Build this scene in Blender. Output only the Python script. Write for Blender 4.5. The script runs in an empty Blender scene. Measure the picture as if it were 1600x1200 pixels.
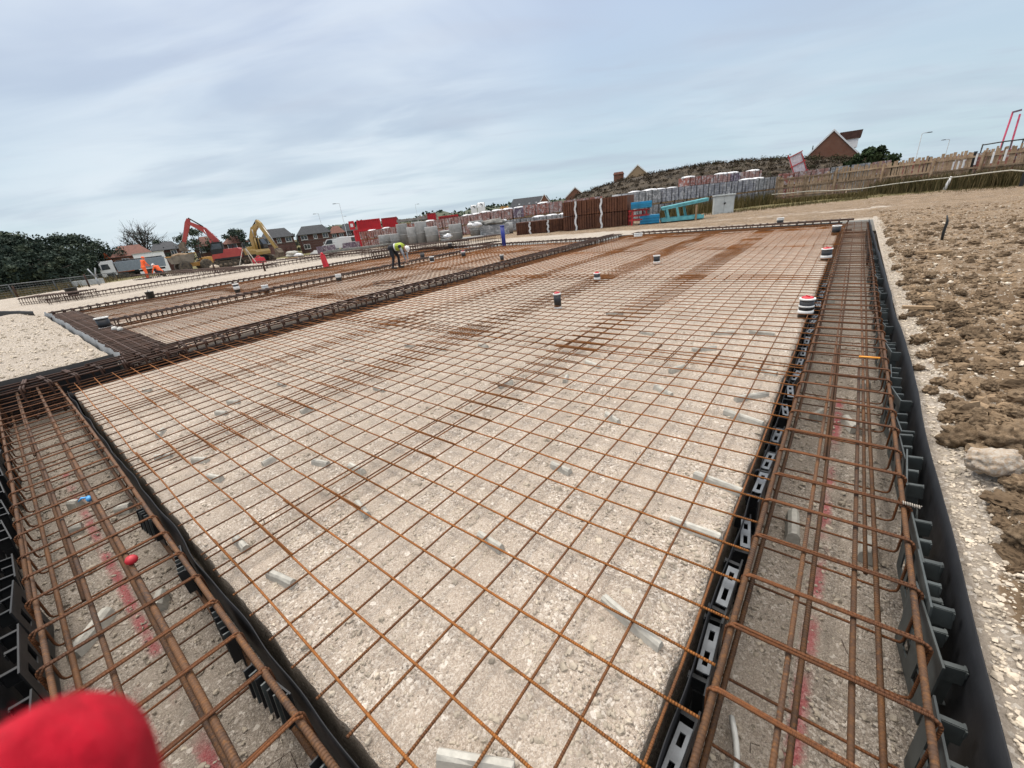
import bpy, math, random
import numpy as np
from mathutils import Vector, Matrix, noise
random.seed(7)
rng = np.random.default_rng(7)
S = bpy.context.scene
COL = S.collection
PI = math.pi

# ---------------------------------------------------------------- camera
CAM = Vector((1.62114145, -0.456238133, 1.50821568))
RT = Vector((0.788, 0.607, -0.105)); DN = Vector((0.162, -0.369, -0.915)); FW = Vector((-0.595, 0.704, -0.389))
FW.normalize(); RT = (RT - FW*RT.dot(FW)).normalized(); DN = FW.cross(RT)
FPX = 631.6
cd = bpy.data.cameras.new('camera'); cam = bpy.data.objects.new('camera', cd); COL.objects.link(cam)
m = Matrix((RT, -DN, -FW)).transposed().to_4x4(); m.translation = CAM
cam.matrix_world = m
cd.sensor_width = 36; cd.lens = FPX*36/1600; cd.clip_start = 0.01; cd.clip_end = 4000
cd.dof.use_dof = True; cd.dof.focus_distance = 3.5; cd.dof.aperture_fstop = 6.5
S.camera = cam
S.render.resolution_x = 1024; S.render.resolution_y = 768
S.render.engine = 'CYCLES'

# ---------------------------------------------------------------- sky, sun, exposure
SUN_DIR = Vector((-0.62, 0.10, 0.80)).normalized()
W = bpy.data.worlds.new("World"); S.world = W; W.use_nodes = True
def build_world():
    nt = W.node_tree; N = nt.nodes; L = nt.links; N.clear()
    out = N.new('ShaderNodeOutputWorld'); bg = N.new('ShaderNodeBackground'); L.new(bg.outputs[0], out.inputs[0])
    tc = N.new('ShaderNodeTexCoord')
    sky = N.new('ShaderNodeTexSky'); sky.sky_type = 'NISHITA'; sky.sun_disc = False
    sky.sun_elevation = math.asin(SUN_DIR.z); sky.sun_rotation = math.atan2(SUN_DIR.x, SUN_DIR.y)
    def math_(op, a, b=None, c=None):
        n = N.new('ShaderNodeMath'); n.operation = op
        for i, x in enumerate((a, b, c)):
            if x is None: continue
            if isinstance(x, (int, float)): n.inputs[i].default_value = x
            else: L.new(x, n.inputs[i])
        return n.outputs[0]
    def mix(f, a, b, bl='MIX'):
        n = N.new('ShaderNodeMix'); n.data_type = 'RGBA'; n.blend_type = bl
        for i, x in ((0, f), (6, a), (7, b)):
            if isinstance(x, (int, float)): n.inputs[i].default_value = x
            elif isinstance(x, tuple): n.inputs[i].default_value = (*x, 1)
            else: L.new(x, n.inputs[i])
        return n.outputs[2]
    sep = N.new('ShaderNodeSeparateXYZ'); L.new(tc.outputs['Generated'], sep.inputs[0])
    x, y, z = sep.outputs
    zz = math_('ADD', math_('MAXIMUM', z, 0.0), 0.10)
    # cloud plane coordinates, streaks run along the view-left/right axis
    ca, sa = math.cos(math.radians(33)), math.sin(math.radians(33))
    px = math_('DIVIDE', math_('ADD', math_('MULTIPLY', x, ca), math_('MULTIPLY', y, sa)), zz)
    py = math_('DIVIDE', math_('SUBTRACT', math_('MULTIPLY', y, ca), math_('MULTIPLY', x, sa)), zz)
    def cl(sx, sy, scale, detail, dist, off, rough=.55):
        cmb = N.new('ShaderNodeCombineXYZ'); L.new(math_('MULTIPLY', px, sx), cmb.inputs[0]); L.new(math_('MULTIPLY', py, sy), cmb.inputs[1]); cmb.inputs[2].default_value = off
        n = N.new('ShaderNodeTexNoise'); n.inputs['Scale'].default_value = scale; n.inputs['Detail'].default_value = detail
        n.inputs['Distortion'].default_value = dist; n.inputs['Roughness'].default_value = rough
        L.new(cmb.outputs[0], n.inputs['Vector']); return n.outputs['Fac']
    def ramp(f, a, b):
        n = N.new('ShaderNodeMapRange'); n.interpolation_type = 'SMOOTHSTEP'
        L.new(f, n.inputs[0]); n.inputs[1].default_value = a; n.inputs[2].default_value = b; return n.outputs[0]
    big = cl(.6, .8, .75, 4, .4, 3.1)
    mid = cl(.55, 1.0, 1.1, 5, .5, 7.7, .5)
    fine = cl(.5, 1.15, 2.4, 6, .7, 1.3, .52)
    up = ramp(z, 0.0, .45)
    base = mix(up, (.57, .72, .80), (.52, .63, .84))
    base = mix(.12, base, mix(1.0, sky.outputs[0], (.09, .09, .09), 'MULTIPLY'))
    dark = mix(up, (.47, .55, .65), (.49, .55, .70))
    c = mix(math_('MULTIPLY', ramp(mid, .42, .72), .50), base, dark)
    c = mix(math_('MULTIPLY', ramp(big, .40, .74), .48), c, (.72, .80, .88))
    c = mix(math_('MULTIPLY', ramp(fine, .49, .74), .34), c, dark)
    # brighter veil round the hidden sun
    dn = N.new('ShaderNodeVectorMath'); dn.operation = 'DOT_PRODUCT'; L.new(tc.outputs['Generated'], dn.inputs[0])
    gd = Vector((-0.845, 0.43, 0.33)).normalized(); dn.inputs[1].default_value = gd
    glow = ramp(dn.outputs['Value'], .82, .99)
    c = mix(math_('MULTIPLY', glow, math_('MULTIPLY', ramp(mid, .70, .40), .6)), c, (.84, .90, .95))
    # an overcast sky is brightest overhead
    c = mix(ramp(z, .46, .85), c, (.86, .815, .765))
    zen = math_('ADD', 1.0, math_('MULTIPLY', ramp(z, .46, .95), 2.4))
    c = mix(ramp(z, -.02, -.10), c, (.28, .25, .21))
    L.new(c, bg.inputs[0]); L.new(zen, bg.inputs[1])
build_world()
sd = bpy.data.lights.new('sun', 'SUN'); sun = bpy.data.objects.new('sun', sd); COL.objects.link(sun)
sd.energy = 2.0; sd.angle = math.radians(16); sd.color = (1, .95, .89)
sun.rotation_euler = (-SUN_DIR).to_track_quat('-Z', 'Y').to_euler(); sun.location = (0, 0, 40)
S.view_settings.view_transform = 'Standard'; S.view_settings.look = 'None'; S.view_settings.gamma = 1
S.view_settings.exposure = 0.04

# ---------------------------------------------------------------- helpers
def ray(u, v):
    return (RT*((u-800)/FPX) + DN*((v-600)/FPX) + FW)
def gp(u, v, z=0.0):                                  # point at height z seen at photo pixel u, v
    d = ray(u, v); return CAM + d*((z-CAM.z)/d.z)
def at(u, v, r):                                      # point at horizontal distance r
    d = ray(u, v); return CAM + d*(r/math.hypot(d.x, d.y))
def ppm(u, v, r):                                     # pixels per metre there
    d = ray(u, v); return FPX/(r/math.hypot(d.x, d.y))
ORD = 'first second third fourth fifth sixth seventh eighth ninth tenth eleventh twelfth thirteenth fourteenth fifteenth sixteenth seventeenth eighteenth nineteenth twentieth'.split()
def o_(i): return ORD[i] if i < 20 else 'twenty-' + ORD[i-20]

class MB:
    def __init__(s): s.v = []; s.f = []; s.m = []; s.s = []; s.a = []
    def add(s, vs, fs, m=0, sm=False, al=None):
        b = len(s.v); s.v += [tuple(q) for q in vs]
        s.a += list(al) if al is not None else [0.0]*len(vs)
        for f in fs: s.f.append([b+i for i in f]); s.m.append(m); s.s.append(sm)
    def box(s, c, d, m=0, rz=0, M=None, taper=1.0):
        x, y, z = d[0]/2, d[1]/2, d[2]/2; t = taper
        vs = [Vector(q) for q in ((-x,-y,-z),(x,-y,-z),(x,y,-z),(-x,y,-z),(-x*t,-y*t,z),(x*t,-y*t,z),(x*t,y*t,z),(-x*t,y*t,z))]
        R = M if M is not None else Matrix.Rotation(rz, 3, 'Z')
        s.add([R @ q + Vector(c) for q in vs], [(0,3,2,1),(4,5,6,7),(0,1,5,4),(1,2,6,5),(2,3,7,6),(3,0,4,7)], m)
    def beam(s, a, b, w, h, m=0):                      # square bar between two points
        a, b = Vector(a), Vector(b); d = b-a; l = d.length; d.normalize()
        up = Vector((0,0,1)) if abs(d.z) < .95 else Vector((1,0,0))
        r = d.cross(up).normalized(); u = r.cross(d)
        M = Matrix((d, r, u)).transposed()
        s.box((a+b)/2, (l, w, h), m, M=M)
    def tube(s, pts, r, n=6, m=0, cap=True, closed=False):
        P = [Vector(p) for p in pts]; k = len(P); rs = r if isinstance(r, (list, tuple)) else [r]*k
        vs = []; al = []; fs = []; acc = 0.0; pu = None
        for i in range(k):
            if closed: d = P[(i+1) % k] - P[i-1]
            else: d = P[min(i+1, k-1)] - P[max(i-1, 0)]
            if d.length < 1e-9: d = Vector((0,0,1))
            d.normalize()
            if pu is None:
                up = Vector((0,0,1)) if abs(d.z) < .9 else Vector((1,0,0))
                u = (up - d*up.dot(d)).normalized()
            else:
                u = pu - d*pu.dot(d); u = u.normalized() if u.length > 1e-6 else Vector((0,0,1))
            pu = u; w = d.cross(u)
            if i: acc += (P[i]-P[i-1]).length
            for j in range(n):
                t = 2*PI*j/n; vs.append(P[i] + (u*math.cos(t) + w*math.sin(t))*rs[i]); al.append(acc)
        for i in range(k if closed else k-1):
            i2 = (i+1) % k
            for j in range(n):
                j2 = (j+1) % n; fs.append((i*n+j, i*n+j2, i2*n+j2, i2*n+j))
        if cap and not closed:
            fs.append(tuple(range(n))[::-1]); fs.append(tuple((k-1)*n+j for j in range(n)))
        s.add(vs, fs, m, True, al)
    def lathe(s, prof, n=16, c=(0,0,0), m=0, M=None, sm=True):
        c = Vector(c); vs = []; k = len(prof)
        for r, z in prof:
            for j in range(n):
                q = Vector((r*math.cos(2*PI*j/n), r*math.sin(2*PI*j/n), z)); vs.append((M @ q if M is not None else q) + c)
        fs = [(i*n+j, i*n+(j+1) % n, (i+1)*n+(j+1) % n, (i+1)*n+j) for i in range(k-1) for j in range(n)]
        fs.append(tuple(range(n))[::-1]); fs.append(tuple((k-1)*n+j for j in range(n)))
        s.add(vs, fs, m, sm)
    def prism(s, poly, y0, y1, m=0):                   # polygon in x,z extruded along y
        n = len(poly); vs = [(x, y0, z) for x, z in poly] + [(x, y1, z) for x, z in poly]
        fs = [tuple(range(n)), tuple(range(2*n-1, n-1, -1))] + [(i, n+i, n+(i+1) % n, (i+1) % n) for i in range(n)]
        s.add(vs, fs, m)
    def build(s, name, mats, parent=None, loc=None, rz=None):
        me = bpy.data.meshes.new(name); me.from_pydata(s.v, [], s.f)
        if not isinstance(mats, (list, tuple)): mats = [mats]
        for q in mats: me.materials.append(q)
        me.polygons.foreach_set('material_index', s.m); me.polygons.foreach_set('use_smooth', s.s)
        if any(s.a):
            at_ = me.attributes.new('along', 'FLOAT', 'POINT'); at_.data.foreach_set('value', s.a)
        me.update()
        o = bpy.data.objects.new(name, me); COL.objects.link(o)
        if parent is not None: o.parent = parent
        if loc is not None: o.location = loc
        if rz is not None: o.rotation_euler.z = rz
        return o
def np_mesh(name, V, F, mat, smooth=False, attrs=None):
    me = bpy.data.meshes.new(name); V = np.asarray(V, np.float32); F = np.asarray(F, np.int32); k = F.shape[1]
    me.vertices.add(len(V)); me.vertices.foreach_set('co', V.ravel())
    me.loops.add(F.size); me.loops.foreach_set('vertex_index', F.ravel())
    me.polygons.add(len(F)); me.polygons.foreach_set('loop_start', np.arange(0, F.size, k, dtype=np.int32))
    me.polygons.foreach_set('use_smooth', np.full(len(F), smooth))
    me.update(calc_edges=True); me.validate()
    for q in (mat if isinstance(mat, (list, tuple)) else [mat]): me.materials.append(q)
    for n, a in (attrs or {}).items():
        t = me.attributes.new(n, 'FLOAT', 'POINT'); t.data.foreach_set('value', np.asarray(a, np.float32))
    o = bpy.data.objects.new(name, me); COL.objects.link(o); return o
def tag(o, label=None, cat=None, group=None, kind=None):
    if label: o['label'] = label
    if cat: o['category'] = cat
    if group: o['group'] = group
    if kind: o['kind'] = kind
    return o
def thing(name, label, cat, loc=(0,0,0), rz=0, group=None):
    o = bpy.data.objects.new(name, None); COL.objects.link(o); o.location = loc; o.rotation_euler.z = rz
    o.empty_display_size = .2
    return tag(o, label, cat, group)
def copy_tree(o, loc=None, rz=None, label=None, parent=None, scale=None):
    c = o.copy(); COL.objects.link(c)
    if parent is not None: c.parent = parent
    if loc is not None: c.location = loc
    if rz is not None: c.rotation_euler = (c.rotation_euler.x, c.rotation_euler.y, rz)
    if scale is not None: c.scale = scale
    if label: c['label'] = label
    for ch in list(o.children): copy_tree(ch, parent=c)
    return c

# ---------------------------------------------------------------- materials
class NT:
    def __init__(s, name):
        s.m = bpy.data.materials.new(name); s.m.use_nodes = True; s.N = s.m.node_tree.nodes; s.L = s.m.node_tree.links
        s.b = s.N['Principled BSDF']
    def set(s, sock, x):
        if isinstance(x, (int, float)): sock.default_value = x
        elif isinstance(x, tuple): sock.default_value = (*x, 1) if len(x) == 3 and len(sock.default_value) == 4 else x
        else: s.L.new(x, sock)
    def math(s, op, a, b=0.0, c=None, clamp=False):
        n = s.N.new('ShaderNodeMath'); n.operation = op; n.use_clamp = clamp; s.set(n.inputs[0], a); s.set(n.inputs[1], b)
        if c is not None: s.set(n.inputs[2], c)
        return n.outputs[0]
    def mix(s, f, a, b, bl='MIX'):
        n = s.N.new('ShaderNodeMix'); n.data_type = 'RGBA'; n.blend_type = bl
        s.set(n.inputs[0], f); s.set(n.inputs[6], a); s.set(n.inputs[7], b); return n.outputs[2]
    def noise(s, vec, scale, detail=4, rough=.55, dist=0):
        n = s.N.new('ShaderNodeTexNoise'); s.L.new(vec, n.inputs['Vector']); n.inputs['Scale'].default_value = scale
        n.inputs['Detail'].default_value = detail; n.inputs['Roughness'].default_value = rough; n.inputs['Distortion'].default_value = dist
        return n.outputs['Fac']
    def vor(s, vec, scale, out='Color', feat='F1'):
        n = s.N.new('ShaderNodeTexVoronoi'); n.feature = feat; s.L.new(vec, n.inputs['Vector']); n.inputs['Scale'].default_value = scale
        return n.outputs[out]
    def rng(s, f, a, b, c=0.0, d=1.0):
        n = s.N.new('ShaderNodeMapRange'); n.interpolation_type = 'SMOOTHSTEP'; s.set(n.inputs[0], f)
        for i, q in enumerate((a, b, c, d)): n.inputs[i+1].default_value = q
        return n.outputs[0]
    def obj(s): return s.N.new('ShaderNodeTexCoord').outputs['Object']
    def pos(s): return s.N.new('ShaderNodeNewGeometry').outputs['Position']
    def attr(s, n):
        a = s.N.new('ShaderNodeAttribute'); a.attribute_name = n; return a.outputs['Fac']
    def rand(s): return s.N.new('ShaderNodeObjectInfo').outputs['Random']
    def scale(s, vec, v):
        n = s.N.new('ShaderNodeVectorMath'); n.operation = 'MULTIPLY'; s.L.new(vec, n.inputs[0]); n.inputs[1].default_value = v; return n.outputs[0]
    def xyz(s, vec):
        n = s.N.new('ShaderNodeSeparateXYZ'); s.L.new(vec, n.inputs[0]); return n.outputs
    def bump(s, h, strength=.4, dist=.01):
        n = s.N.new('ShaderNodeBump'); n.inputs['Strength'].default_value = strength; n.inputs['Distance'].default_value = dist
        s.L.new(h, n.inputs['Height']); s.L.new(n.outputs[0], s.b.inputs['Normal'])
    def done(s, col, rough=.7, metal=0.0, spec=None):
        s.set(s.b.inputs['Base Color'], col); s.set(s.b.inputs['Roughness'], rough); s.b.inputs['Metallic'].default_value = metal
        if spec is not None: s.b.inputs['Specular IOR Level'].default_value = spec
        return s.m
def mul(c, k): return tuple(min(1, x*k) for x in c)
def M(name, c, rough=.7, metal=0.0, var=.22, scale=5, c2=None, bump=0, bscale=30, rv=.12, spec=None):
    n = NT(name); v = n.obj()
    f = n.noise(v, scale, 6, .6)
    f = n.rng(f, .3, .7)
    col = n.mix(f, mul(c, 1-var), c2 or mul(c, 1+var))
    if rv:
        k = n.math('ADD', n.math('MULTIPLY', n.rand(), 2*rv), 1-rv)
        cmb = n.N.new('ShaderNodeCombineXYZ')
        for i in range(3): n.L.new(k, cmb.inputs[i])
        col = n.mix(1.0, col, cmb.outputs[0], 'MULTIPLY')
    if bump: n.bump(n.noise(v, bscale, 5), .5, bump)
    return n.done(col, rough, metal, spec)

def rust_mat(name, a, b, c, ribs=0.0):
    n = NT(name); v = n.obj()
    f = n.rng(n.noise(v, 3.5, 5, .65), .35, .65); g = n.rng(n.noise(v, 60, 4, .7), .45, .7)
    col = n.mix(f, a, b); col = n.mix(n.math('MULTIPLY', g, .6), col, c)
    k = n.math('ADD', n.math('MULTIPLY', n.rand(), .5), .75)
    cmb = n.N.new('ShaderNodeCombineXYZ')
    for i in range(3): n.L.new(k, cmb.inputs[i])
    col = n.mix(1.0, col, cmb.outputs[0], 'MULTIPLY')
    h = n.noise(v, 140, 3)
    if ribs:
        h = n.math('ADD', n.math('MULTIPLY', h, .5), n.math('SINE', n.math('MULTIPLY', n.attr('along'), 2*PI/ribs)))
    n.bump(h, .7, .0016)
    return n.done(col, .72, .15, .35)
RUST_X = rust_mat('rust_orange', (.215, .080, .017), (.31, .112, .022), (.10, .043, .018), .009)
RUST_Y = rust_mat('rust_brown', (.115, .047, .018), (.195, .076, .021), (.07, .034, .019), .009)
RUST_S = rust_mat('rust_stirrup', (.092, .038, .016), (.165, .060, .018), (.048, .024, .016), .012)
RUST_B = rust_mat('rust_main_bar', (.056, .033, .022), (.105, .050, .022), (.185, .080, .022), .014)
RUST_D = rust_mat('rust_dark', (.036, .019, .013), (.062, .028, .016), (.024, .014, .011))

def gravel_mat(name, c, dark, light, paint=None, rough_scale=1.0):
    n = NT(name); p = n.pos()
    big = n.rng(n.noise(p, .9, 5, .6), .35, .68); patch = n.rng(n.noise(p, 4.5, 6, .65, .4), .38, .66)
    s1 = n.xyz(n.vor(p, 105*rough_scale))[0]; s2 = n.xyz(n.vor(p, 260*rough_scale))[1]; s3 = n.xyz(n.vor(p, 48*rough_scale))[2]
    col = n.mix(n.math('MULTIPLY', big, .55), c, dark)
    col = n.mix(n.math('MULTIPLY', patch, .45), col, mul(c, 1.14))
    wet = n.rng(n.noise(p, .55, 4, .6, .6), .50, .66); col = n.mix(n.math('MULTIPLY', wet, .38), col, mul(dark, .82))
    pk = n.rng(n.noise(p, 1.1, 4, .6), .56, .70); col = n.mix(n.math('MULTIPLY', pk, .30), col, (c[0]*1.06, c[1]*.93, c[2]*.88))
    cz = n.rng(n.noise(p, 2.6, 5, .6, .3), .40, .60, .25, 1.15)
    col = n.mix(n.math('MULTIPLY', cz, n.rng(s1, .70, .95, 0, .75)), col, light)
    col = n.mix(n.math('MULTIPLY', cz, n.rng(s1, .20, .02, 0, .7)), col, mul(dark, .45))
    col = n.mix(n.rng(s2, .60, 1.0, 0, .5), col, light)
    col = n.mix(n.rng(s2, .25, .0, 0, .45), col, mul(dark, .7))
    col = n.mix(n.math('MULTIPLY', n.rng(s3, .93, .99), n.rng(n.noise(p, 40, 2), .45, .55)), col, light)
    if paint:
        x, y, z = n.xyz(p)
        for ax, pos_, lo, hi in paint:
            a, b = (x, y) if ax == 'x' else (y, x)
            d = n.math('ABSOLUTE', n.math('SUBTRACT', a, n.math('ADD', pos_, n.math('MULTIPLY', b, .012))))
            band = n.rng(n.math('SUBTRACT', d, n.math('MULTIPLY', n.noise(p, 55, 4, .7), .05)), .018, -.02)
            band = n.math('MULTIPLY', band, n.rng(n.noise(p, 2.2, 3, .6), .40, .56))
            band = n.math('MULTIPLY', band, n.math('MULTIPLY', n.rng(b, lo, lo+.05), n.rng(b, hi+.05, hi)))
            col = n.mix(n.math('MULTIPLY', band, .62), col, (.34, .022, .045))
    h = n.math('ADD', n.math('MULTIPLY', n.vor(p, 105*rough_scale, 'Distance'), -1.0), n.math('MULTIPLY', n.noise(p, 130, 4, .7), .9))
    h = n.math('ADD', h, n.math('MULTIPLY', n.vor(p, 260*rough_scale, 'Distance'), -.5))
    n.bump(h, .75, .008)
    return n.done(col, .95, 0, .2)
GRAVEL = gravel_mat('pale_gravel', (.385, .32, .258), (.285, .232, .182), (.63, .57, .495))
FLOOR = gravel_mat('trench_gravel', (.275, .232, .187), (.178, .149, .119), (.49, .44, .38), paint=[('x', 1.765, .3, 4.0), ('y', -.61, -4.2, 1.2)])
def site_mat():
    n = NT('site_ground'); p = n.pos(); soil = n.attr('soil'); grass = n.attr('grass')
    edge = n.math('ADD', n.math('MULTIPLY', n.noise(p, 3.2, 6, .65), .9), n.math('MULTIPLY', n.noise(p, .5, 4), .5))
    fs = n.rng(n.math('ADD', soil, n.math('SUBTRACT', edge, .7)), .42, .58)
    fg = n.rng(n.math('ADD', grass, n.math('SUBTRACT', edge, .7)), .42, .62)
    s1 = n.xyz(n.vor(p, 70))[0]; s2 = n.xyz(n.vor(p, 22))[1]; s3 = n.xyz(n.vor(p, 8))[2]
    big = n.rng(n.noise(p, .5, 6, .62), .35, .65); stretch = n.rng(n.noise(n.scale(p, (.05, .55, 1)), 1.6, 6, .65), .42, .66)
    gr = n.mix(n.math('MULTIPLY', big, .6), (.375, .325, .27), (.29, .245, .195))
    gr = n.mix(n.rng(s1, .7, .95, 0, .7), gr, (.62, .57, .50)); gr = n.mix(n.rng(s1, .2, .0, 0, .5), gr, (.22, .185, .145))
    so = n.mix(n.rng(n.noise(p, 1.3, 7, .7), .35, .66), (.138, .095, .058), (.245, .176, .112))
    so = n.mix(n.rng(n.noise(p, 9, 6, .7), .5, .72, 0, .6), so, (.13, .086, .052))
    so = n.mix(n.rng(s2, .86, .97, 0, .55), so, (.42, .37, .31)); so = n.mix(n.rng(s1, .9, .99, 0, .8), so, (.58, .54, .47))
    so = n.mix(n.math('MULTIPLY', stretch, .40), so, (.265, .195, .128))
    gs = n.mix(n.rng(n.noise(p, 2.0, 6, .7), .35, .65), (.085, .085, .035), (.20, .165, .075))
    col = n.mix(fs, gr, so); col = n.mix(fg, col, gs)
    h = n.math('ADD', n.math('MULTIPLY', n.vor(p, 70, 'Distance'), -.6), n.math('MULTIPLY', n.noise(p, 26, 7, .75), 1.6))
    n.bump(h, .8, .02)
    return n.done(col, .95, 0, .15)
SITE = site_mat()
SOILM = M('clod_soil', (.158, .106, .063), .95, var=.35, scale=2.2, c2=(.27, .195, .124), bump=.05, bscale=17, rv=.25, spec=.15)
STONE = M('loose_stone', (.45, .39, .31), .9, var=.3, scale=14, bump=.004, bscale=80, rv=.25, spec=.2)
CHALK = M('chalk_lump', (.52, .47, .40), .95, var=.2, scale=7, c2=(.33, .24, .16), bump=.01, bscale=20, rv=.1)
CONC = M('spacer_concrete', (.385, .37, .325), .85, var=.14, scale=30, bump=.002, bscale=120)
RINGC = M('ring_concrete', (.285, .285, .275), .9, var=.18, scale=3, bump=.004, bscale=30)
BLACKP = M('black_membrane', (.009, .0095, .011), .58, var=.3, scale=6, bump=.006, bscale=9, spec=.3)
GREYM = M('grey_membrane', (.16, .165, .165), .55, var=.2, scale=4, bump=.006, bscale=9)
BRKT = M('grey_green_bracket', (.044, .052, .051), .55, .0, var=.22, scale=12, spec=.5)
BRKD = M('dark_bracket', (.012, .013, .014), .55, var=.25, scale=12, spec=.35)
BRKL = M('pale_bracket', (.105, .113, .12), .42, .2, var=.25, scale=14)
PIPEB = M('black_pipe', (.012, .012, .013), .4, var=.2); WHITEP = M('white_tape', (.62, .62, .60), .5, var=.08)
REDP = M('red_plastic', (.50, .020, .030), .45, var=.15); BLUEP = M('blue_plastic', (.016, .030, .22), .4, var=.15)
TAPEB = M('blue_tape', (.06, .30, .62), .4, var=.15)
WOODF = M('fence_timber', (.30, .20, .115), .85, var=.28, scale=3, c2=(.36, .26, .17), rv=.3)
WOODP = M('pallet_timber', (.34, .23, .13), .85, var=.25, scale=4, rv=.2)
STEEL = M('galvanised_steel', (.27, .29, .30), .5, .15, var=.15)
DKST = M('dark_steel', (.020, .022, .022), .5, .3, var=.2)
BLKPAINT = M('black_paint', (.013, .015, .014), .5, var=.2)
TYRE = M('tyre_rubber', (.020, .019, .018), .9, var=.3, c2=(.10, .08, .055), scale=4)
MUD = M('muddy_steel', (.135, .105, .075), .85, .1, var=.4, scale=3)
GLASS = M('window_glass', (.035, .045, .055), .08, 0, var=.3, scale=2, spec=.8)
UPVC = M('white_upvc', (.75, .75, .74), .4, var=.04)
# ---------------------------------------------------------------- terrain and beds
ZB = -0.06; ZF = -0.42
R1 = (-7.0, 2.20, -1.06, 18.60); R2 = (-18.9, -7.0, .37, 16.95)
def sstep(a, b, x):
    t = np.clip((x-a)/(b-a), 0, 1); return t*t*(3-2*t)
def nz(X, Y, s, o=0.0, oct_=4):
    out = np.empty(X.size)
    for i, (x, y) in enumerate(zip(X.ravel(), Y.ravel())): out[i] = noise.fractal((x*s, y*s, o), .9, 2.1, oct_)
    return out.reshape(X.shape)
def steps(a, b, d): n = max(1, int(round(abs(b-a)/d))); return list(np.linspace(a, b, n+1))[1:]
def grow(a, b, d, k):
    out = [a]; s = 1 if b > a else -1
    while abs(out[-1]-a) < abs(b-a): out.append(out[-1] + s*d); d *= k
    return out[1:]
xs = [2.20] + steps(2.2, 3.6, .035) + steps(3.6, 6, .1) + steps(6, 14, .4) + grow(14, 900, .7, 1.16)
xl = [] ; xl += steps(2.2, -7, .4) + steps(-7, -18.9, .22) + steps(-18.9, -30, .6) + grow(-30, -1100, 1.0, 1.12)
xs = sorted(set(np.round(xs + xl, 4)))
ys = [-1.06] + steps(-1.06, .37, .1) + steps(.37, 7, .05) + steps(7, 16.95, .12) + steps(16.95, 18.6, .15) + steps(18.6, 45, .5) + grow(45, 1300, .8, 1.14)
ys += grow(-1.06, -60, .12, 1.2)
ys = sorted(set(np.round(ys, 4)))
XS, YS = np.array(xs), np.array(ys)
X, Y = np.meshgrid(XS, YS, indexing='ij')
rad = np.hypot(X-1.6, Y+.5)
lump = nz(X, Y, 1.9, 2.0, 5); big = nz(X, Y, .22, 9.0, 3); finez = nz(X, Y, 7.0, 4.0, 3)
def terrain_far(x, y):
    r = np.hypot(x-1.6, y+.5); left = sstep(-10, -45, x)
    return left*np.interp(r, [0, 36, 62, 95, 140, 2000], [0, 0, -.93, -1.75, -3.2, -6.0])
soil = sstep(2.285, 2.43, X + .10*nz(X, Y, 2.3, 5.0, 3)) * sstep(-30, -1, Y+20)
soil = np.maximum(soil, sstep(18.7, 20.5, Y))
back = sstep(17.2, 23.0, Y + .25*(X+10)*.0 + 1.6*big)
pale = np.exp(-((Y-20.0-.09*(X+18)*(X < -18)-.0*X)/1.5)**2)*sstep(-4, -8, X) 
soil = np.where(X > 2.2, soil, back*(1-.85*pale)*sstep(-70, -40, X))
soil = np.where((X < -18.9) & (Y < 17), .0, soil)
soil = np.clip(soil, 0, 1)
# a pale haul strip crossing the brown soil on the right
strip = np.exp(-((Y - 24.8 - .10*(X-2) + .9*big)/1.5)**2)*sstep(-9, -3, X)*sstep(9, 2, X)*.5
strip += np.exp(-((Y - 13.2 - .25*(X-6) + .5*big)/.8)**2)*sstep(3.6, 6.5, X)*.5
soil = np.clip(soil - strip, 0, 1)
grass = sstep(29, 33.5, Y - .55*(X+5)*(X > -5)*.35)*sstep(-14, -9, X)*sstep(60, 40, rad)*.62
grass = np.maximum(grass, sstep(62, 78, rad)*.9)
Z = np.zeros_like(X) - .015 + terrain_far(X, Y) + .05*big*sstep(5, 20, rad)
isl = (X < -7.0) & (Y < .40) & (X > -24); fade = sstep(-22.5, -20.0, X + .6*big)
Z = np.where(isl, (.055 + .085*sstep(.45, -.3, Y) + .05*lump + .018*finez)*fade - .015, Z)
sr = soil*(X > 2.2)
nf = sstep(18, 4, rad)
Z += sr*(.055 + .075*np.maximum(lump, -.3)*(.35+.65*nf) + .03*finez*nf) + (X > 2.2)*.012*finez*nf
Z += (X > 2.2)*.03*sstep(2.2, 2.45, X)*(1-sr)*nf
Z += .022*lump*(X < -18.9)*sstep(60, 20, rad)*.5
Z += .06*np.maximum(lump, 0)*soil*(Y > 18)*sstep(60, 25, rad)
idx = np.arange(X.size).reshape(X.shape)
cx = (XS[:-1]+XS[1:])/2; cy = (YS[:-1]+YS[1:])/2; CX, CY = np.meshgrid(cx, cy, indexing='ij')
keep = ~(((CX > R1[0]) & (CX < R1[1]) & (CY > R1[2]) & (CY < R1[3])) | ((CX > R2[0]) & (CX < R2[1]) & (CY > R2[2]) & (CY < R2[3])))
q = np.stack([idx[:-1, :-1], idx[1:, :-1], idx[1:, 1:], idx[:-1, 1:]], -1)[keep]
tag(np_mesh('ground', np.stack([X, Y, Z], -1).reshape(-1, 3), q, SITE, True, {'soil': soil.ravel(), 'grass': grass.ravel()}), kind='structure')
def height(x, y): return float(terrain_far(np.array(x), np.array(y)))

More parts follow.
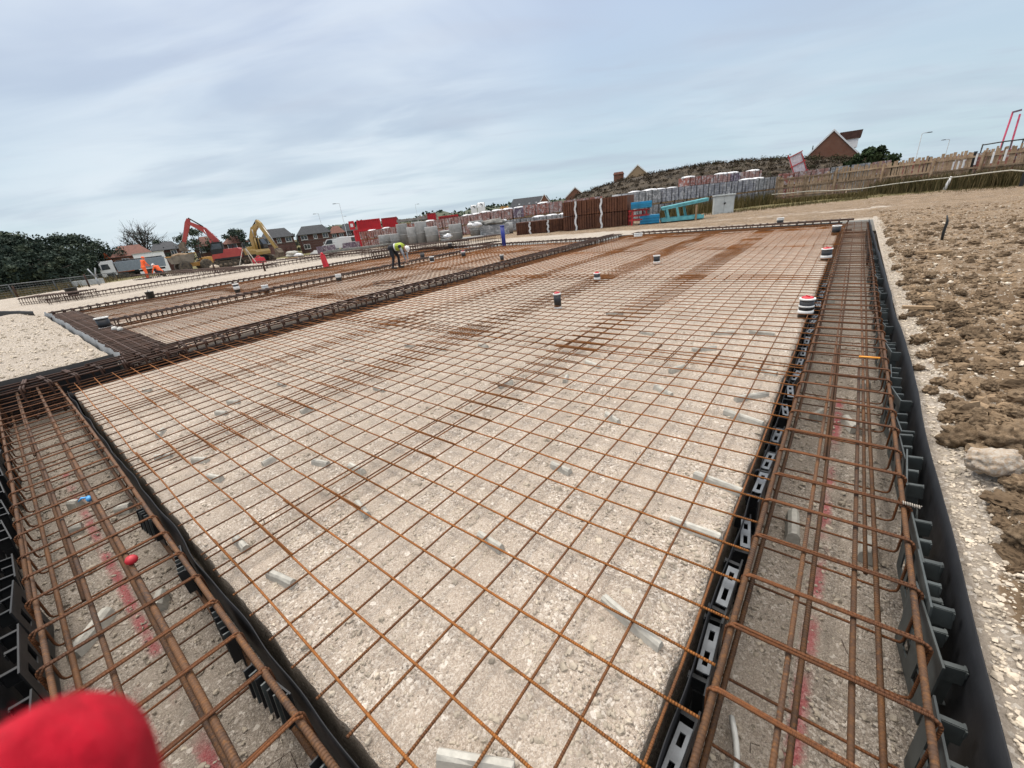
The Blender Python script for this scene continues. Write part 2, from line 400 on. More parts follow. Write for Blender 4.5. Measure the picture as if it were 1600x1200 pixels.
def bed(name, x0, x1, y0, y1, res, far):
    gx = [x0] + [x0+.014] + (steps(x0+.014, x1-.014, res)) + [x1]
    gy = [y0, y0+.014]; d = res; cur = y0+.014
    while cur < y1-.05:
        d = res*(1+max(0, cur-3)*.35) if not far else res; cur = min(cur+d, y1-.014); gy.append(cur)
    gy.append(y1)
    A, B = np.meshgrid(np.array(gx), np.array(gy), indexing='ij')
    z = ZB + .007*nz(A, B, 2.2, 1.0, 4) + .006*nz(A, B, 11, 3.0, 3)
    edge = np.minimum(np.minimum(A-x0, x1-A), np.minimum(B-y0, y1-B))
    z = z - .008*sstep(.05, 0, edge)
    rag = .014*nz(A, B, 4.0, 8.0, 4)
    bord = (A == x0) | (A == x1) | (B == y0) | (B == y1)
    z = np.where(bord, ZF-.05, z)
    A2 = A + np.where((A <= x0+.015) | (A >= x1-.015), rag, 0); B2 = B + np.where((B <= y0+.015) | (B >= y1-.015), rag, 0)
    n = np.arange(A.size).reshape(A.shape)
    F = np.stack([n[:-1, :-1], n[1:, :-1], n[1:, 1:], n[:-1, 1:]], -1).reshape(-1, 4)
    o = tag(np_mesh(name, np.stack([A2, B2, z], -1).reshape(-1, 3), F, GRAVEL, True), kind='structure')
    bf = bord.ravel()[F].any(1); o.data.polygons.foreach_set('use_smooth', ~bf)
bed('gravel_bed', -6.10, 1.395, -.272, 17.80, .045, False)
bed('gravel_bed', -12.15, -7.10, 1.15, 16.20, .15, True)
bed('gravel_bed', -18.25, -12.75, 1.15, 16.20, .2, True)
gx = np.array([-19.5] + steps(-19.5, -8, .8) + steps(-8, -4, .2) + steps(-4, 2.6, .04)); gy = np.array([-1.6] + steps(-1.6, 4.5, .04) + steps(4.5, 19.2, .4))
A, B = np.meshgrid(gx, gy, indexing='ij'); n_ = np.arange(A.size).reshape(A.shape)
tag(np_mesh('trench_floor', np.stack([A, B, ZF + .012*nz(A, B, 3, 0, 4) + .006*nz(A, B, 14, 2, 2)], -1).reshape(-1, 3),
    np.stack([n_[:-1, :-1], n_[1:, :-1], n_[1:, 1:], n_[:-1, 1:]], -1).reshape(-1, 4), FLOOR, True), kind='structure')

# loose stones and clods ------------------------------------------------
def ico(sub):
    t = (1+5**.5)/2
    v = [(-1,t,0),(1,t,0),(-1,-t,0),(1,-t,0),(0,-1,t),(0,1,t),(0,-1,-t),(0,1,-t),(t,0,-1),(t,0,1),(-t,0,-1),(-t,0,1)]
    f = [(0,11,5),(0,5,1),(0,1,7),(0,7,10),(0,10,11),(1,5,9),(5,11,4),(11,10,2),(10,7,6),(7,1,8),(3,9,4),(3,4,2),(3,2,6),(3,6,8),(3,8,9),(4,9,5),(2,4,11),(6,2,10),(8,6,7),(9,8,1)]
    v = [Vector(p).normalized() for p in v]
    for _ in range(sub):
        c = {}; nf = []
        def mid(a, b):
            k = (min(a, b), max(a, b))
            if k not in c: c[k] = len(v); v.append((v[a]+v[b]).normalized())
            return c[k]
        for a, b, d in f:
            ab, bd, da = mid(a, b), mid(b, d), mid(d, a); nf += [(a,ab,da),(b,bd,ab),(d,da,bd),(ab,bd,da)]
        f = nf
    return np.array([tuple(p) for p in v]), np.array(f)
I0, F0 = ico(0); I1, F1 = ico(1); I2, F2 = ico(2); I3, F3 = ico(3)
def lump_mesh(seed, sub=(I3, F3), amp=.22, sq=(1, .85, .7), crumb=0):
    V, F = sub; out = []
    for p in V:
        q = Vector(p); k = 1 + amp*noise.fractal(tuple(q*1.3 + Vector((seed, 0, 0))), .8, 2.1, 4) + amp*.45*noise.noise(tuple(q*4.5 + Vector((0, seed, 0))))
        cr = abs(noise.noise(tuple(q*1.1 + Vector((seed*2, 3, 1)))))
        k -= .16*max(0, .10-cr)/.10
        if crumb:
            d_, _p = noise.voronoi(q*1.7 + Vector((seed, seed*.3, 0))); k += crumb*(min(.5, d_[1]-d_[0]) - .2) - crumb*.25*noise.voronoi(q*4.6 + Vector((0, seed, 1)))[0][0]
        out.append((q.x*k*sq[0], q.y*k*sq[1], q.z*k*sq[2]))
    return np.array(out), F
def scatter(name, P, size, mat, label, cat, base=(I0, F0), flat=.6, jit=.35, sink=.3, smooth=False):
    V0, F_ = base; n = len(P); k = len(V0)
    an = rng.uniform(0, 2*PI, n); sc = np.stack([rng.uniform(.7, 1.3, n), rng.uniform(.6, 1.0, n), rng.uniform(.4, .9, n)*flat/.6], -1)*size[:, None]
    V = V0[None] * (1 + rng.uniform(-jit, jit, (n, k))[..., None]) * sc[:, None]
    c, s = np.cos(an)[:, None], np.sin(an)[:, None]
    V = np.stack([V[..., 0]*c - V[..., 1]*s, V[..., 0]*s + V[..., 1]*c, V[..., 2]], -1)
    V += np.stack([P[:, 0], P[:, 1], P[:, 2] + size*(1-2*sink)*.4], -1)[:, None]
    F = (F_[None] + (np.arange(n)*k)[:, None, None]).reshape(-1, 3)
    return tag(np_mesh(name, V.reshape(-1, 3), F, mat, smooth), label, cat, kind='stuff')
def lognorm(n, m, s, hi): return np.minimum(np.exp(rng.normal(math.log(m), s, n)), hi)
# on the bed, thinning with distance
P = []
while len(P) < 21000:
    x = rng.uniform(-5.9, 1.37, 20000); y = rng.uniform(-.24, 8.5, 20000); d = np.hypot(x-1.6, y+.5)
    dens = np.array([noise.noise((a*1.7, b*1.7, 5.5)) for a, b in zip(x, y)])
    k = rng.random(20000) < np.minimum(1, (1.6/np.maximum(d, .8))**1.2)*(.55+.9*np.maximum(dens, -.5))
    P += list(zip(x[k], y[k]))
P = np.array(P[:21000]); P = np.c_[P, np.full(len(P), ZB-.002)]
scatter('loose_stones', P, lognorm(len(P), .0052, .5, .024), STONE, 'scattered pale stone chips lying loose on the gravel bed', 'stones')
# trench floors
P = np.r_[np.c_[rng.uniform(1.45, 2.15, 2600), rng.uniform(.0, 6, 2600)**1.0], np.c_[rng.uniform(-6, 1.4, 2600), rng.uniform(-1.0, -.32, 2600)]]
P = np.c_[P, np.full(len(P), ZF+.004)]
scatter('loose_stones', P, lognorm(len(P), .006, .5, .03), STONE, 'grey stone chips loose along the trench floors', 'stones')
def zground(x, y):
    i = np.clip(np.searchsorted(XS, x)-1, 0, len(XS)-2); j = np.clip(np.searchsorted(YS, y)-1, 0, len(YS)-2)
    return np.maximum(np.maximum(Z[i, j], Z[i+1, j]), np.maximum(Z[i, j+1], Z[i+1, j+1]))*.5 + .5*Z[i, j]
n = 8000; y = 18*rng.random(n)**1.8 - .3; x = 2.225 + .17*rng.random(n)
P = np.c_[x, y, zground(x, y)]
scatter('loose_stones', P, lognorm(n, .0055, .5, .022), STONE, 'pale crushed stone strip between black membrane and soil', 'stones')
n = 11000; y = 22*rng.random(n)**1.5 - .3; x = 2.41 + (1.2+y*.35)*rng.random(n)**1.3
P = np.c_[x, y, zground(x, y)]
scatter('soil_crumbs', P, lognorm(n, .015, .6, .05), SOILM, 'small brown soil crumbs covering the rough ground at right', 'soil', sink=.45)
n = 3500; y = 20*rng.random(n)**1.4; x = 2.4 + (1.2+y*.5)*rng.random(n)
P = np.c_[x, y, zground(x, y)+.005]
scatter('loose_stones', P, lognorm(n, .011, .5, .04), STONE, 'whitish flint pieces strewn over the brown soil', 'stones')
n = 4500; x = -7.1 - 12*rng.random(n)**1.2; y = .3 - 3.5*rng.random(n)
P = np.c_[x, y, zground(x, y)]
scatter('loose_stones', P, lognorm(n, .012, .5, .05), STONE, 'pale stones over the gravel mound at left', 'stones')

n = 1500; y = 16*rng.random(n)**1.3 - .3; x = 2.36 + (.28+y*.16)*rng.random(n)**1.5
P = np.c_[x, y, zground(x, y)]
V, F = lump_mesh(9.3, (I2, F2), .25, crumb=.6)
scatter('soil_clods', P, lognorm(n, .028, .62, .10), SOILM, 'crowded small rounded brown clods over the rough ground', 'soil', base=(V, F), flat=.75, jit=.09, sink=.32)
protos = []
for k in range(6):
    V, F = lump_mesh(3.7*k+1, amp=.26, crumb=.55); me = np_mesh('soil_clod', V, F, SOILM, True); COL.objects.unlink(me); protos.append(me.data); bpy.data.objects.remove(me)
clod_rows = [  # photo pixel, diameter in pixels
 (1503,668,62),(1560,690,60),(1532,655,40),(1480,640,26),(1455,598,24),(1437,521,30),(1445,545,22),(1470,545,24),(1490,562,22),(1467,588,22),(1520,520,36),(1452,478,26),(1430,478,20),
 (1425,455,16),(1495,500,24),(1545,600,26),(1480,612,22),(1515,612,24),(1580,640,30),(1592,600,24),(1570,555,22),(1590,760,40),(1575,730,30),(1595,830,50),(1560,790,26),
 (1400,415,14),(1408,440,15),(1393,398,11),(1418,400,12),(1450,430,16),(1480,450,18),(1550,480,22),(1590,520,26),(1440,440,14),(1500,460,16),(1412,487,14),(1436,565,16),(1520,575,20),(1550,640,20),(1596,690,34)]
sides = ['hard against the pale gravel strip', 'beside the gravel strip', 'out on the open soil', 'at the right edge of the photo']
cnt = {}
for i, (u, v, d) in enumerate(sorted(clod_rows, key=lambda q: -q[1])):
    p = gp(u, v+d*.3, .04); r = d/2/ppm(u, v, math.hypot(p.x-CAM.x, p.y-CAM.y))*.95
    o = bpy.data.objects.new('soil_clod', protos[i % 6]); COL.objects.link(o)
    o.location = (p.x, p.y, float(zground(np.array(p.x), np.array(p.y))) + r*.45); o.scale = (r, r*.95, r*1.05); o.rotation_euler = (random.uniform(-.3, .3), random.uniform(-.3, .3), random.uniform(0, 6))
    b = 3 if u > 1560 else 2 if u > 1500 else 1 if u > 1450 else 0
    cnt[b] = cnt.get(b, 0) + 1
    tag(o, ('big ' if d > 30 else 'small ' if d < 18 else '') + 'brown soil clod %s, %s from the camera' % (sides[b], o_(cnt[b]-1)), 'clod', 'brown soil clods right of the trench')
V, F = lump_mesh(41.0, amp=.24, sq=(1.2, .85, .75), crumb=.22); o = np_mesh('chalk_lump', V, F, CHALK, True)
p = gp(1548, 738, .05); o.location = (p.x, p.y, .115); o.scale = (.10, .10, .10); o.rotation_euler.z = .5
tag(o, 'whitish chalk lump half covered in brown soil among the clods', 'rock')
for (u, v, l, a, lab) in [(1430, 398, .5, .3, 'broken timber stick lying at the gravel edge, farther one'), (1412, 485, .25, .1, 'short pale timber offcut lying at the gravel edge')]:
    b_ = MB(); b_.box((0, 0, 0), (l, .05, .03)); p = gp(u, v, .06)
    tag(b_.build('timber_offcut', WOODP, loc=(p.x + l*.42, p.y, .10), rz=a), lab, 'timber')
p = gp(1471, 378); b_ = MB(); b_.tube([(0, 0, -.1), (-.01, .01, .2), (.0, 0, .40), (-.03, .02, .52)], [.022, .026, .022, .010], 7)
tag(b_.build('stake', DKST, loc=(p.x, p.y, 0)), 'dark stake leaning in the brown soil right of trench', 'stake')
# ---------------------------------------------------------------- welded mesh sheets
_sheets = {}
def sheet_data(w, l, seed):
    k = (round(w, 2), round(l, 2), seed)
    if k in _sheets: return _sheets[k]
    b = MB(); rr = random.Random(seed*31+int(w*100)+int(l*7)); R_ = .0054
    nx = int((w-.11-.09)/.2+1e-6)+1; ny = int((l-.08-.06)/.2+1e-6)+1
    ph = [rr.uniform(0, 6) for _ in range(4)]
    def sag(x, y): return .009*math.sin(x*2.6+ph[0])*math.sin(y*1.9+ph[1])
    for i in range(nx):
        x = .11 + .2*i + rr.uniform(-.003, .003)
        b.tube([(x + .006*math.sin(t*2.7+i*1.7), t, sag(x, t)-2*R_) for t in np.linspace(0, l, max(3, int(l/.6)))], R_, 6, 1)
    for j in range(ny):
        y = .08 + .2*j + rr.uniform(-.003, .003)
        b.tube([(t, y + .006*math.sin(t*3.1+j*2.3), sag(t, y)) for t in np.linspace(0, w, max(3, int(w/.5)))], R_, 6, 0)
    o = b.build('mesh_sheet', [RUST_X, RUST_Y]); me = o.data; bpy.data.objects.remove(o); _sheets[k] = me; return me
def lay(cols, rows, bay, colname):
    for i, (x0, x1) in enumerate(cols):
        for j, (y0, y1) in enumerate(rows):
            o = bpy.data.objects.new('mesh_sheet', sheet_data(x1-x0, y1-y0, (i+2*j) % 3)); COL.objects.link(o)
            o.location = (x0, y0, .013*((i+j) % 2)); o.rotation_euler.z = random.uniform(-.002, .002)
            tag(o, 'rusty mesh sheet in %s, %s, %s from near end' % (bay, colname[i], o_(j)), 'mesh sheet', 'rusty reinforcing mesh sheets laid over the gravel')
lay([(-.91, 1.50), (-2.74, -.37), (-4.45, -2.11), (-6.32, -3.95)], [(-.28, 3.85), (3.35, 8.10), (7.65, 12.40), (11.95, 16.70), (16.25, 17.85)],
    'nearest bay', ['row beside the right trench', 'second row from right trench', 'third row from right trench', 'row beside raised beam'])
lay([(-9.35, -6.75), (-11.30, -8.90), (-12.35, -10.9)], [(.85, 5.2), (4.7, 9.5), (9.0, 13.8), (13.3, 16.3)],
    'middle bay', ['row beyond raised beam', 'centre row', 'row before second beam'])
lay([(-15.0, -12.55), (-16.95, -14.55), (-18.4, -16.5)], [(.85, 5.2), (4.7, 9.5), (9.0, 13.8), (13.3, 16.3)],
    'farthest bay', ['row beyond second beam', 'centre row', 'row beside haul road'])

# ---------------------------------------------------------------- rebar cages
def hoop_path(w, d, r):
    c = .028; pts = []
    for (cx_, cz, a0) in ((w-c, -c, 90), (w-c, -d+c, 0), (c, -d+c, -90), (c, -c, 180)):
        for k in range(5):
            a = math.radians(a0 - 22.5*k); pts.append((cx_ + c*math.cos(a), cz + c*math.sin(a)))
    P = [Vector((0, x, z)) for x, z in pts]
    # second leg laid beside the first across the top, closed by hooks
    top = [Vector((2.05*r, c*.4, -.07)), Vector((2.05*r, c*.25, -c)), Vector((2.05*r, c, 0)), Vector((2.05*r, w-c, 0)), Vector((2.05*r, w-c*.3, -c*.5)), Vector((2.0*r, w-c*.2, -.075))]
    return P, top
def cage(name, label, loc, rz, length, w, d, spacing, bars, hr=.0062, start=.1, dbl=True, ns=6, cat='rebar cage', lean=.012, hmat=RUST_S, bmat=RUST_B, group=None):
    root = thing(name, label, cat, loc, rz, group)
    P, top = hoop_path(w, d, hr)
    hs = []
    for v_ in range(2):
        b = MB(); b.tube([p + Vector((random.uniform(-.004, .004), 0, 0)) for p in P], hr, ns, 0, closed=True)
        if dbl: b.tube(top, hr, ns)
        o = b.build('stirrup', hmat); hs.append(o.data); bpy.data.objects.remove(o)
    n = int((length-2*start)/spacing)+1
    for i in range(n):
        o = bpy.data.objects.new('stirrup', hs[i % 2]); COL.objects.link(o); o.parent = root
        o.location = (start + spacing*i + random.uniform(-.015, .015), random.uniform(-.004, .004), random.uniform(-.004, .006))
        o.rotation_euler = (random.uniform(-.01, .01), random.uniform(-.05, .05), random.uniform(-lean, lean))
    for (y, z, r, a, e) in bars:
        e = length if e is None else e
        m_ = max(4, int((e-a)/1.2)); k0 = random.uniform(0, 6)
        b = MB(); b.tube([(t, y + .006*math.sin(t*.9+k0), z + .004*math.sin(t*1.3+k0)) for t in np.linspace(a, e, m_)], r, 8 if r > .01 else 6)
        b.build('main_bar', bmat, root)
    return root
# along +Y : rotate 90 deg, local y points to -X, so local y = outer X - x
xo = 2.075
cage('rebar_cage', 'rusty rebar cage lying in the trench at right beside black membrane', (xo, -.6, .006), PI/2, 19.0, .575, .31, .276,
     [(xo-x-0, z, r, a, e) for x, z, r, a, e in [(1.517, -.022, .0118, 0, None), (1.70, -.022, .010, 0, 9.5), (1.73, -.03, .010, 8.6, None), (1.873, -.022, .010, 0, 4.4), (1.90, -.026, .010, 3.4, None), (2.053, -.022, .011, 0, 5.5), (2.045, -.046, .011, 4.4, None),
      (1.53, -.286, .011, 0, None), (1.755, -.288, .011, 0, 10), (1.735, -.27, .010, 3.2, 5.6), (1.99, -.286, .011, 0, None), (1.955, -.262, .010, 2.2, 4.0)]], start=.26, hr=.0058)
cage('rebar_cage', 'rusty rebar cage in the near trench at left under the red glove', (-7.0, -.915, .006), 0, 8.4, .58, .31, .277,
     [(.915+y, z, r, a, e) for y, z, r, a, e in [(-.345, -.022, .012, 0, None), (-.535, -.024, .0138, 0, 8.4), (-.715, -.022, .0105, 0, 8.4), (-.735, -.045, .0105, 0, 3.2), (-.897, -.022, .011, 0, 5.7), (-.885, -.04, .011, 4.6, None),
      (-.36, -.285, .0125, 0, None), (-.57, -.287, .0125, 0, None), (-.77, -.285, .0115, 0, 5.5), (-.865, -.285, .0125, 0, None)]], start=.2, hr=.0058)
FB = lambda w, d: [(.03, -.02, .012, 0, None), (w*.35, -.02, .010, 0, None), (w*.68, -.02, .010, 0, None), (w-.03, -.02, .012, 0, None), (.03, -d+.02, .012, 0, None), (w/2, -d+.02, .012, 0, None), (w-.03, -d+.02, .012, 0, None), (.02, -d*.5, .010, 0, None), (w-.02, -d*.5, .010, 0, None)]
GB = 'raised rebar cages over the foundation trenches'
kw = dict(hmat=RUST_D, bmat=RUST_D, ns=5)
cage('rebar_cage', 'raised dark rebar cage between the nearest and middle mesh bays', (-6.22, -1.0, .13), PI/2, 18.6, .62, .42, .25, FB(.62, .42) + [(.2, .02, .011, 0, 9), (.45, .02, .011, 1, None)], hr=.013, group=GB, lean=.12, **kw)
cage('rebar_cage', 'raised dark rebar cage between the middle and farthest mesh bays', (-12.2, .9, .12), PI/2, 15.8, .5, .36, .22, FB(.5, .36), hr=.013, group=GB, **kw)
cage('rebar_cage', 'raised dark rebar cage along the white haul road edge', (-18.35, .5, .10), PI/2, 16.3, .5, .34, .22, FB(.5, .34), hr=.015, group=GB, **kw)
cage('rebar_cage', 'rebar cage along the far end of nearest bay, light ground behind it', (-6.0, 17.92, .10), 0, 7.7, .6, .38, .24, FB(.6, .38), hr=.011, group=GB, **kw)
cage('rebar_cage', 'rebar cage along the far end of middle and farthest bays', (-18.8, 16.32, .10), 0, 12.2, .55, .36, .25, FB(.55, .36), hr=.013, group=GB, **kw)
cage('rebar_cage', 'dark crowded rebar cage beside the gravel mound edge', (-18.6, .44, .03), 0, 12.2, .68, .36, .16, FB(.68, .36) + [(.1, .0, .01, 0, None), (.25, 0, .013, 0, None), (.42, 0, .01, 0, None), (.56, 0, .01, 0, None), (.3, -.16, .01, 0, None), (.5, -.16, .01, 0, None)], hr=.012, group=GB, **kw)
# next foundation across the haul road
kw2 = dict(hmat=RUST_D, bmat=RUST_D, ns=4)
G2 = 'rebar cages of the next foundation beyond the haul road'
cage('rebar_cage', 'long low rebar cage just beyond the white haul road', (-24.4, .9, .22), PI/2+.06, 19.0, .55, .34, .26, FB(.55, .34), hr=.010, group=G2, **kw2)
cage('rebar_cage', 'rusty cage wrapped dark heap end beside the haul road at left edge', (-27.2, .2, .30), PI/2-.9, 3.0, .8, .42, .12, FB(.8, .42), hr=.012, group=G2, **kw2)
cage('rebar_cage', 'dark rebar cage lying near the kneeling orange worker', (-41.5, 6.7, .14), .16, 14.5, .7, .36, .30, FB(.7, .36), hr=.013, group=G2, **kw2)
cage('rebar_cage', 'second dark rebar cage in front of the yellow dumper', (-39.5, 8.2, .16), .12, 15.0, .7, .38, .30, FB(.7, .38), hr=.013, group=G2, **kw2)
cage('rebar_cage', 'rebar cage on the ground right of the survey tripod', (-33, 12.3, .14), .28, 13.5, .6, .34, .28, FB(.6, .34), hr=.012, group=G2, **kw2)
cage('rebar_cage', 'thick bundle of rebar cages behind the bending worker', (-17.6, 12.3, .40), PI/2-.45, 7.5, .8, .40, .14, FB(.8, .40), hr=.010, group=G2, **kw2)
cage('rebar_cage', 'rebar cage stacked at the far haul road edge', (-21.5, 16.2, .35), .05, 6.5, .6, .36, .22, FB(.6, .36), hr=.010, group=G2, **kw2)
cage('rebar_cage', 'far rebar cage running behind the bending worker', (-27.6, 13.6, .3), .2, 9.5, .55, .36, .26, FB(.55, .36), hr=.010, group=G2, **kw2)
# loose bits of steel
b = MB(); b.tube([(.6*math.cos(t), .25*math.sin(t), .02+.01*t) for t in np.linspace(0, 13, 60)], .008, 5)
tag(b.build('steel_offcuts', RUST_D, loc=gp(607, 447, .02)), 'small tangle of rusty bar offcuts on the middle bay mesh', 'rebar')
b = MB()
for i in range(9): b.tube([(i*.14+random.uniform(-.03, .03), 0, 0), (i*.14+random.uniform(-.05, .05), random.uniform(-.1, .1), .5+random.uniform(-.1, .1))], .012, 5)
b.tube([(-.1, 0, .3), (1.3, .02, .36)], .012, 5)
tag(b.build('starter_bars', RUST_D, loc=gp(567, 407, 0), rz=.5), 'row of rusty upright starter bars left of the bending worker', 'rebar')
for (u, v, h, lab) in [(139, 446, .75, 'rusty steel stake standing in pale ground near the forked pole'), (27, 462, 0.6, 'rusty steel stake behind the dark cage at left edge'), (414, 423, .45, 'short rusty stake between tripod and haul road cage'), (336, 424, .45, 'short pale stake before the red excavator tracks')]:
    b = MB(); b.tube([(0, 0, -.1), (.02, .02, h)], .05, 6); p = gp(u, v, 0)
    tag(b.build('stake', RUST_D, loc=p), lab, 'stake')

# ---------------------------------------------------------------- membranes and formwork
def ribbon(name, pts, z0, z1, mat, label, thick=.004, wav=.012, rough=3.0, lean=0, nzs=5, group=None, flop=0):
    P = [Vector((*p, 0)) for p in pts]; L_ = []
    for a, c in zip(P[:-1], P[1:]):
        n = max(2, int((c-a).length/.05)); L_ += [a + (c-a)*(i/n) for i in range(n)]
    L_.append(P[-1]); V = []; F = []
    for i, p in enumerate(L_):
        d = (L_[min(i+1, len(L_)-1)] - L_[max(i-1, 0)]).normalized(); nrm = Vector((d.y, -d.x, 0))
        for j in range(nzs):
            t = j/(nzs-1)
            w = wav*noise.noise((p.x*rough, p.y*rough, t*1.3+z0*9))*(.3+.9*t) + lean*t + flop*max(0, t-.6)*(1+.8*noise.noise((p.x*4, p.y*4, 3)))
            z = z0 + (z1-z0)*t + (.35*wav*noise.noise((p.x*2.2, p.y*2.2, 9)) if j == nzs-1 else 0)
            V += [p + nrm*(w) + Vector((0, 0, z)), p + nrm*(w+thick) + Vector((0, 0, z))]
    k = nzs*2; n = len(L_)
    for i in range(n-1):
        for j in range(nzs-1):
            a = i*k+j*2; F += [(a, a+2, a+k+2, a+k), (a+1, a+k+1, a+k+3, a+3)]
        a = i*k+(nzs-1)*2; F.append((a, a+1, a+k+1, a+k))
    o = np_mesh(name, [tuple(q) for q in V], F, mat, True)
    return tag(o, label, 'membrane', group)
ribbon('membrane', [(2.175, -1.2), (2.185, 4), (2.16, 9), (2.10, 18.6)], ZF-.02, .045, BLACKP, 'tall black plastic membrane lining the outer side of right trench', wav=.014, rough=1.2)
ribbon('membrane', [(1.44, 17.8), (1.435, 2.0), (1.43, -.25)], ZF, -.03, BLACKP, 'black membrane under the mesh edge on the inner side of right trench', wav=.014, rough=3.3)
ribbon('membrane', [(1.41, -.312), (.4, -.305), (-6.15, -.308)], ZF, -.03, BLACKP, 'wavy black membrane edge on the inner side of near left trench', wav=.017, rough=2.6)
ribbon('membrane', [(-7.0, -1.04), (2.2, -1.04)], ZF-.02, .045, BLACKP, 'black plastic membrane on the camera side of near left trench', wav=.012, rough=1.2)
ribbon('membrane', [(-6.96, .36), (-6.97, -1.06)], ZF-.05, .16, BLACKP, 'black membrane wall closing the far end of near left trench', wav=.02, rough=1.6)
ribbon('membrane', [(-18.6, .40), (-12, .40), (-6.98, .40)], ZF, .145, GREYM, 'grey sheet folded over the edge of the gravel mound', wav=.05, rough=1.4, flop=-.12)
ribbon('membrane', [(-6.08, 17.8), (-6.10, 1.0), (-6.08, -.3)], ZF, -.05, BLACKP, 'black membrane along the trench of the raised middle beam', wav=.02, rough=2.5)
ribbon('membrane', [(-18.9, .2), (-20.4, -.1), (-24, -1.0)], -.06, .20, BLACKP, 'black membrane strip behind the gravel mound at the left edge', wav=.03, rough=1.2)

def bracket_proto(mat, flange, fins=((-.15, 1), (-.02, .7), (.12, 1))):
    """slotted spine along y, teeth towards +x, top at z = 0"""
    b = MB()
    for y0, y1, z0, z1 in [(-.18, .18, -.07, 0), (-.18, .18, -.36, -.30), (-.18, .18, -.20, -.16), (-.18, -.10, -.30, -.07), (-.04, .04, -.30, -.07), (.10, .18, -.30, -.07)]:
        b.box((0, (y0+y1)/2, (z0+z1)/2), (.006+.0006*(z1 > -.1), y1-y0, z1-z0), 0)
    root = b.build('formwork_bracket', mat)
    for i, (y, k) in enumerate(fins):
        f = MB(); w = .062*k
        f.box((w/2+.003, y, -.012), (w, .016, .005)); f.box((w/2+.003, y-.008, -.05), (w, .005, .075)); f.box((w*.35+.003, y, -.16), (w*.7, .006, .15)); f.box((w+.001, y, -.028), (.005, .030, .03))
        f.build('fin', mat, root)
    f = MB(); f.box((.030, 0, -.235), (.055, .30, .006)); f.build('lower_shelf', mat, root)
    if flange:
        f = MB()
        for y in (-.092, -.008, .092): f.box((.021, y, .004), (.040, .028 if y != -.008 else .05, .006))
        for x in (.006, .036): f.box((x, 0, .0045), (.012, .212, .007))
        f.build('perforated_flange', flange, root)
    return root
pr = bracket_proto(BRKT, None); pi_ = bracket_proto(BRKD, BRKL); pd = bracket_proto(BRKD, None)
def rib_proto():
    b = MB(); b.box((0, 0, -.10), (.006, .26, .20)); root = b.build('formwork_bracket', BRKD)
    for i in range(7): f = MB(); f.box((.018, -.12+.04*i, -.075), (.034, .007, .15)); f.build('rib', BRKT if i % 2 else BRKD, root)
    return root
prib = rib_proto()
def place_br(proto, x, y, z, rz, lab, grp, first):
    o = proto if first else copy_tree(proto)
    o.location = (x, y, z); o.rotation_euler = (random.uniform(-.08, .08), random.uniform(-.14, .04), rz + random.uniform(-.16, .16)); o.location.z += random.uniform(-.035, .02); tag(o, lab, 'bracket', grp)
ysr = [-.25, .28, .74, 1.21, 1.42, 1.70, 2.29, 2.62, 2.97, 3.40, 3.88, 4.45] + [4.98+.52*i for i in range(22)]
for i, y in enumerate(ysr):
    place_br(pr, 2.088 - .003*max(0, y-4), y, -.035+random.uniform(-.02, .02), 0, 'grey green bracket at the outer membrane of right trench, %s from camera' % o_(i), 'formwork brackets along the right membrane', i == 0)
ysi = [.30+.36*i+.04*math.sin(i*2.1) for i in range(21)]
for i, y in enumerate(ysi):
    place_br(pi_, 1.482, y, -.055+random.uniform(-.012, .012), PI, 'dark bracket with pale perforated top along the mesh edge, %s from camera' % o_(i), 'perforated brackets between mesh and right trench', i == 0)
xsl = [.9-.47*i for i in range(15)]
for i, x in enumerate(xsl):
    place_br(pd, x, -.955, -.04+random.uniform(-.02, .02), -PI/2, 'dark bracket on the camera side of left trench, %s from the bottom' % o_(i), 'dark formwork brackets along the left trench', i == 0)
for i, x in enumerate([.66, .16, -.34, -.95, -1.7]):
    place_br(prib if i == 0 else copy_tree(prib), x, -.345, -.035, -PI/2, 'black ribbed bracket on the inner side of left trench, %s from bottom' % o_(i), 'ribbed brackets on the inner side of left trench', True)

# concrete spacers under the mesh ------------------------------------------
def spacer(loc, rz, l, w, h, label, grp='pale concrete spacer blocks under the mesh', tilt=0):
    b = MB(); hw = w/2
    prof = [(-hw, 0), (hw, 0), (hw*.75, h*.75), (hw*.35, h), (-hw*.35, h), (-hw*.75, h*.75)]
    ps = []; n = 5
    for i in range(n):
        t = -l/2 + l*i/(n-1)
        ps += [(t + random.uniform(-.004, .004), x + random.uniform(-.0015, .0015), z + random.uniform(-.002, .002)) for x, z in prof]
    fs = [(i*6+j, i*6+(j+1) % 6, (i+1)*6+(j+1) % 6, (i+1)*6+j) for i in range(n-1) for j in range(6)] + [tuple(range(6))[::-1], tuple((n-1)*6+j for j in range(6))]
    b.add(ps, fs, 0)
    o = b.build('concrete_spacer', CONC, loc=loc); o.rotation_euler = (tilt, random.uniform(-.06, .06), rz); return tag(o, label, 'spacer', grp)
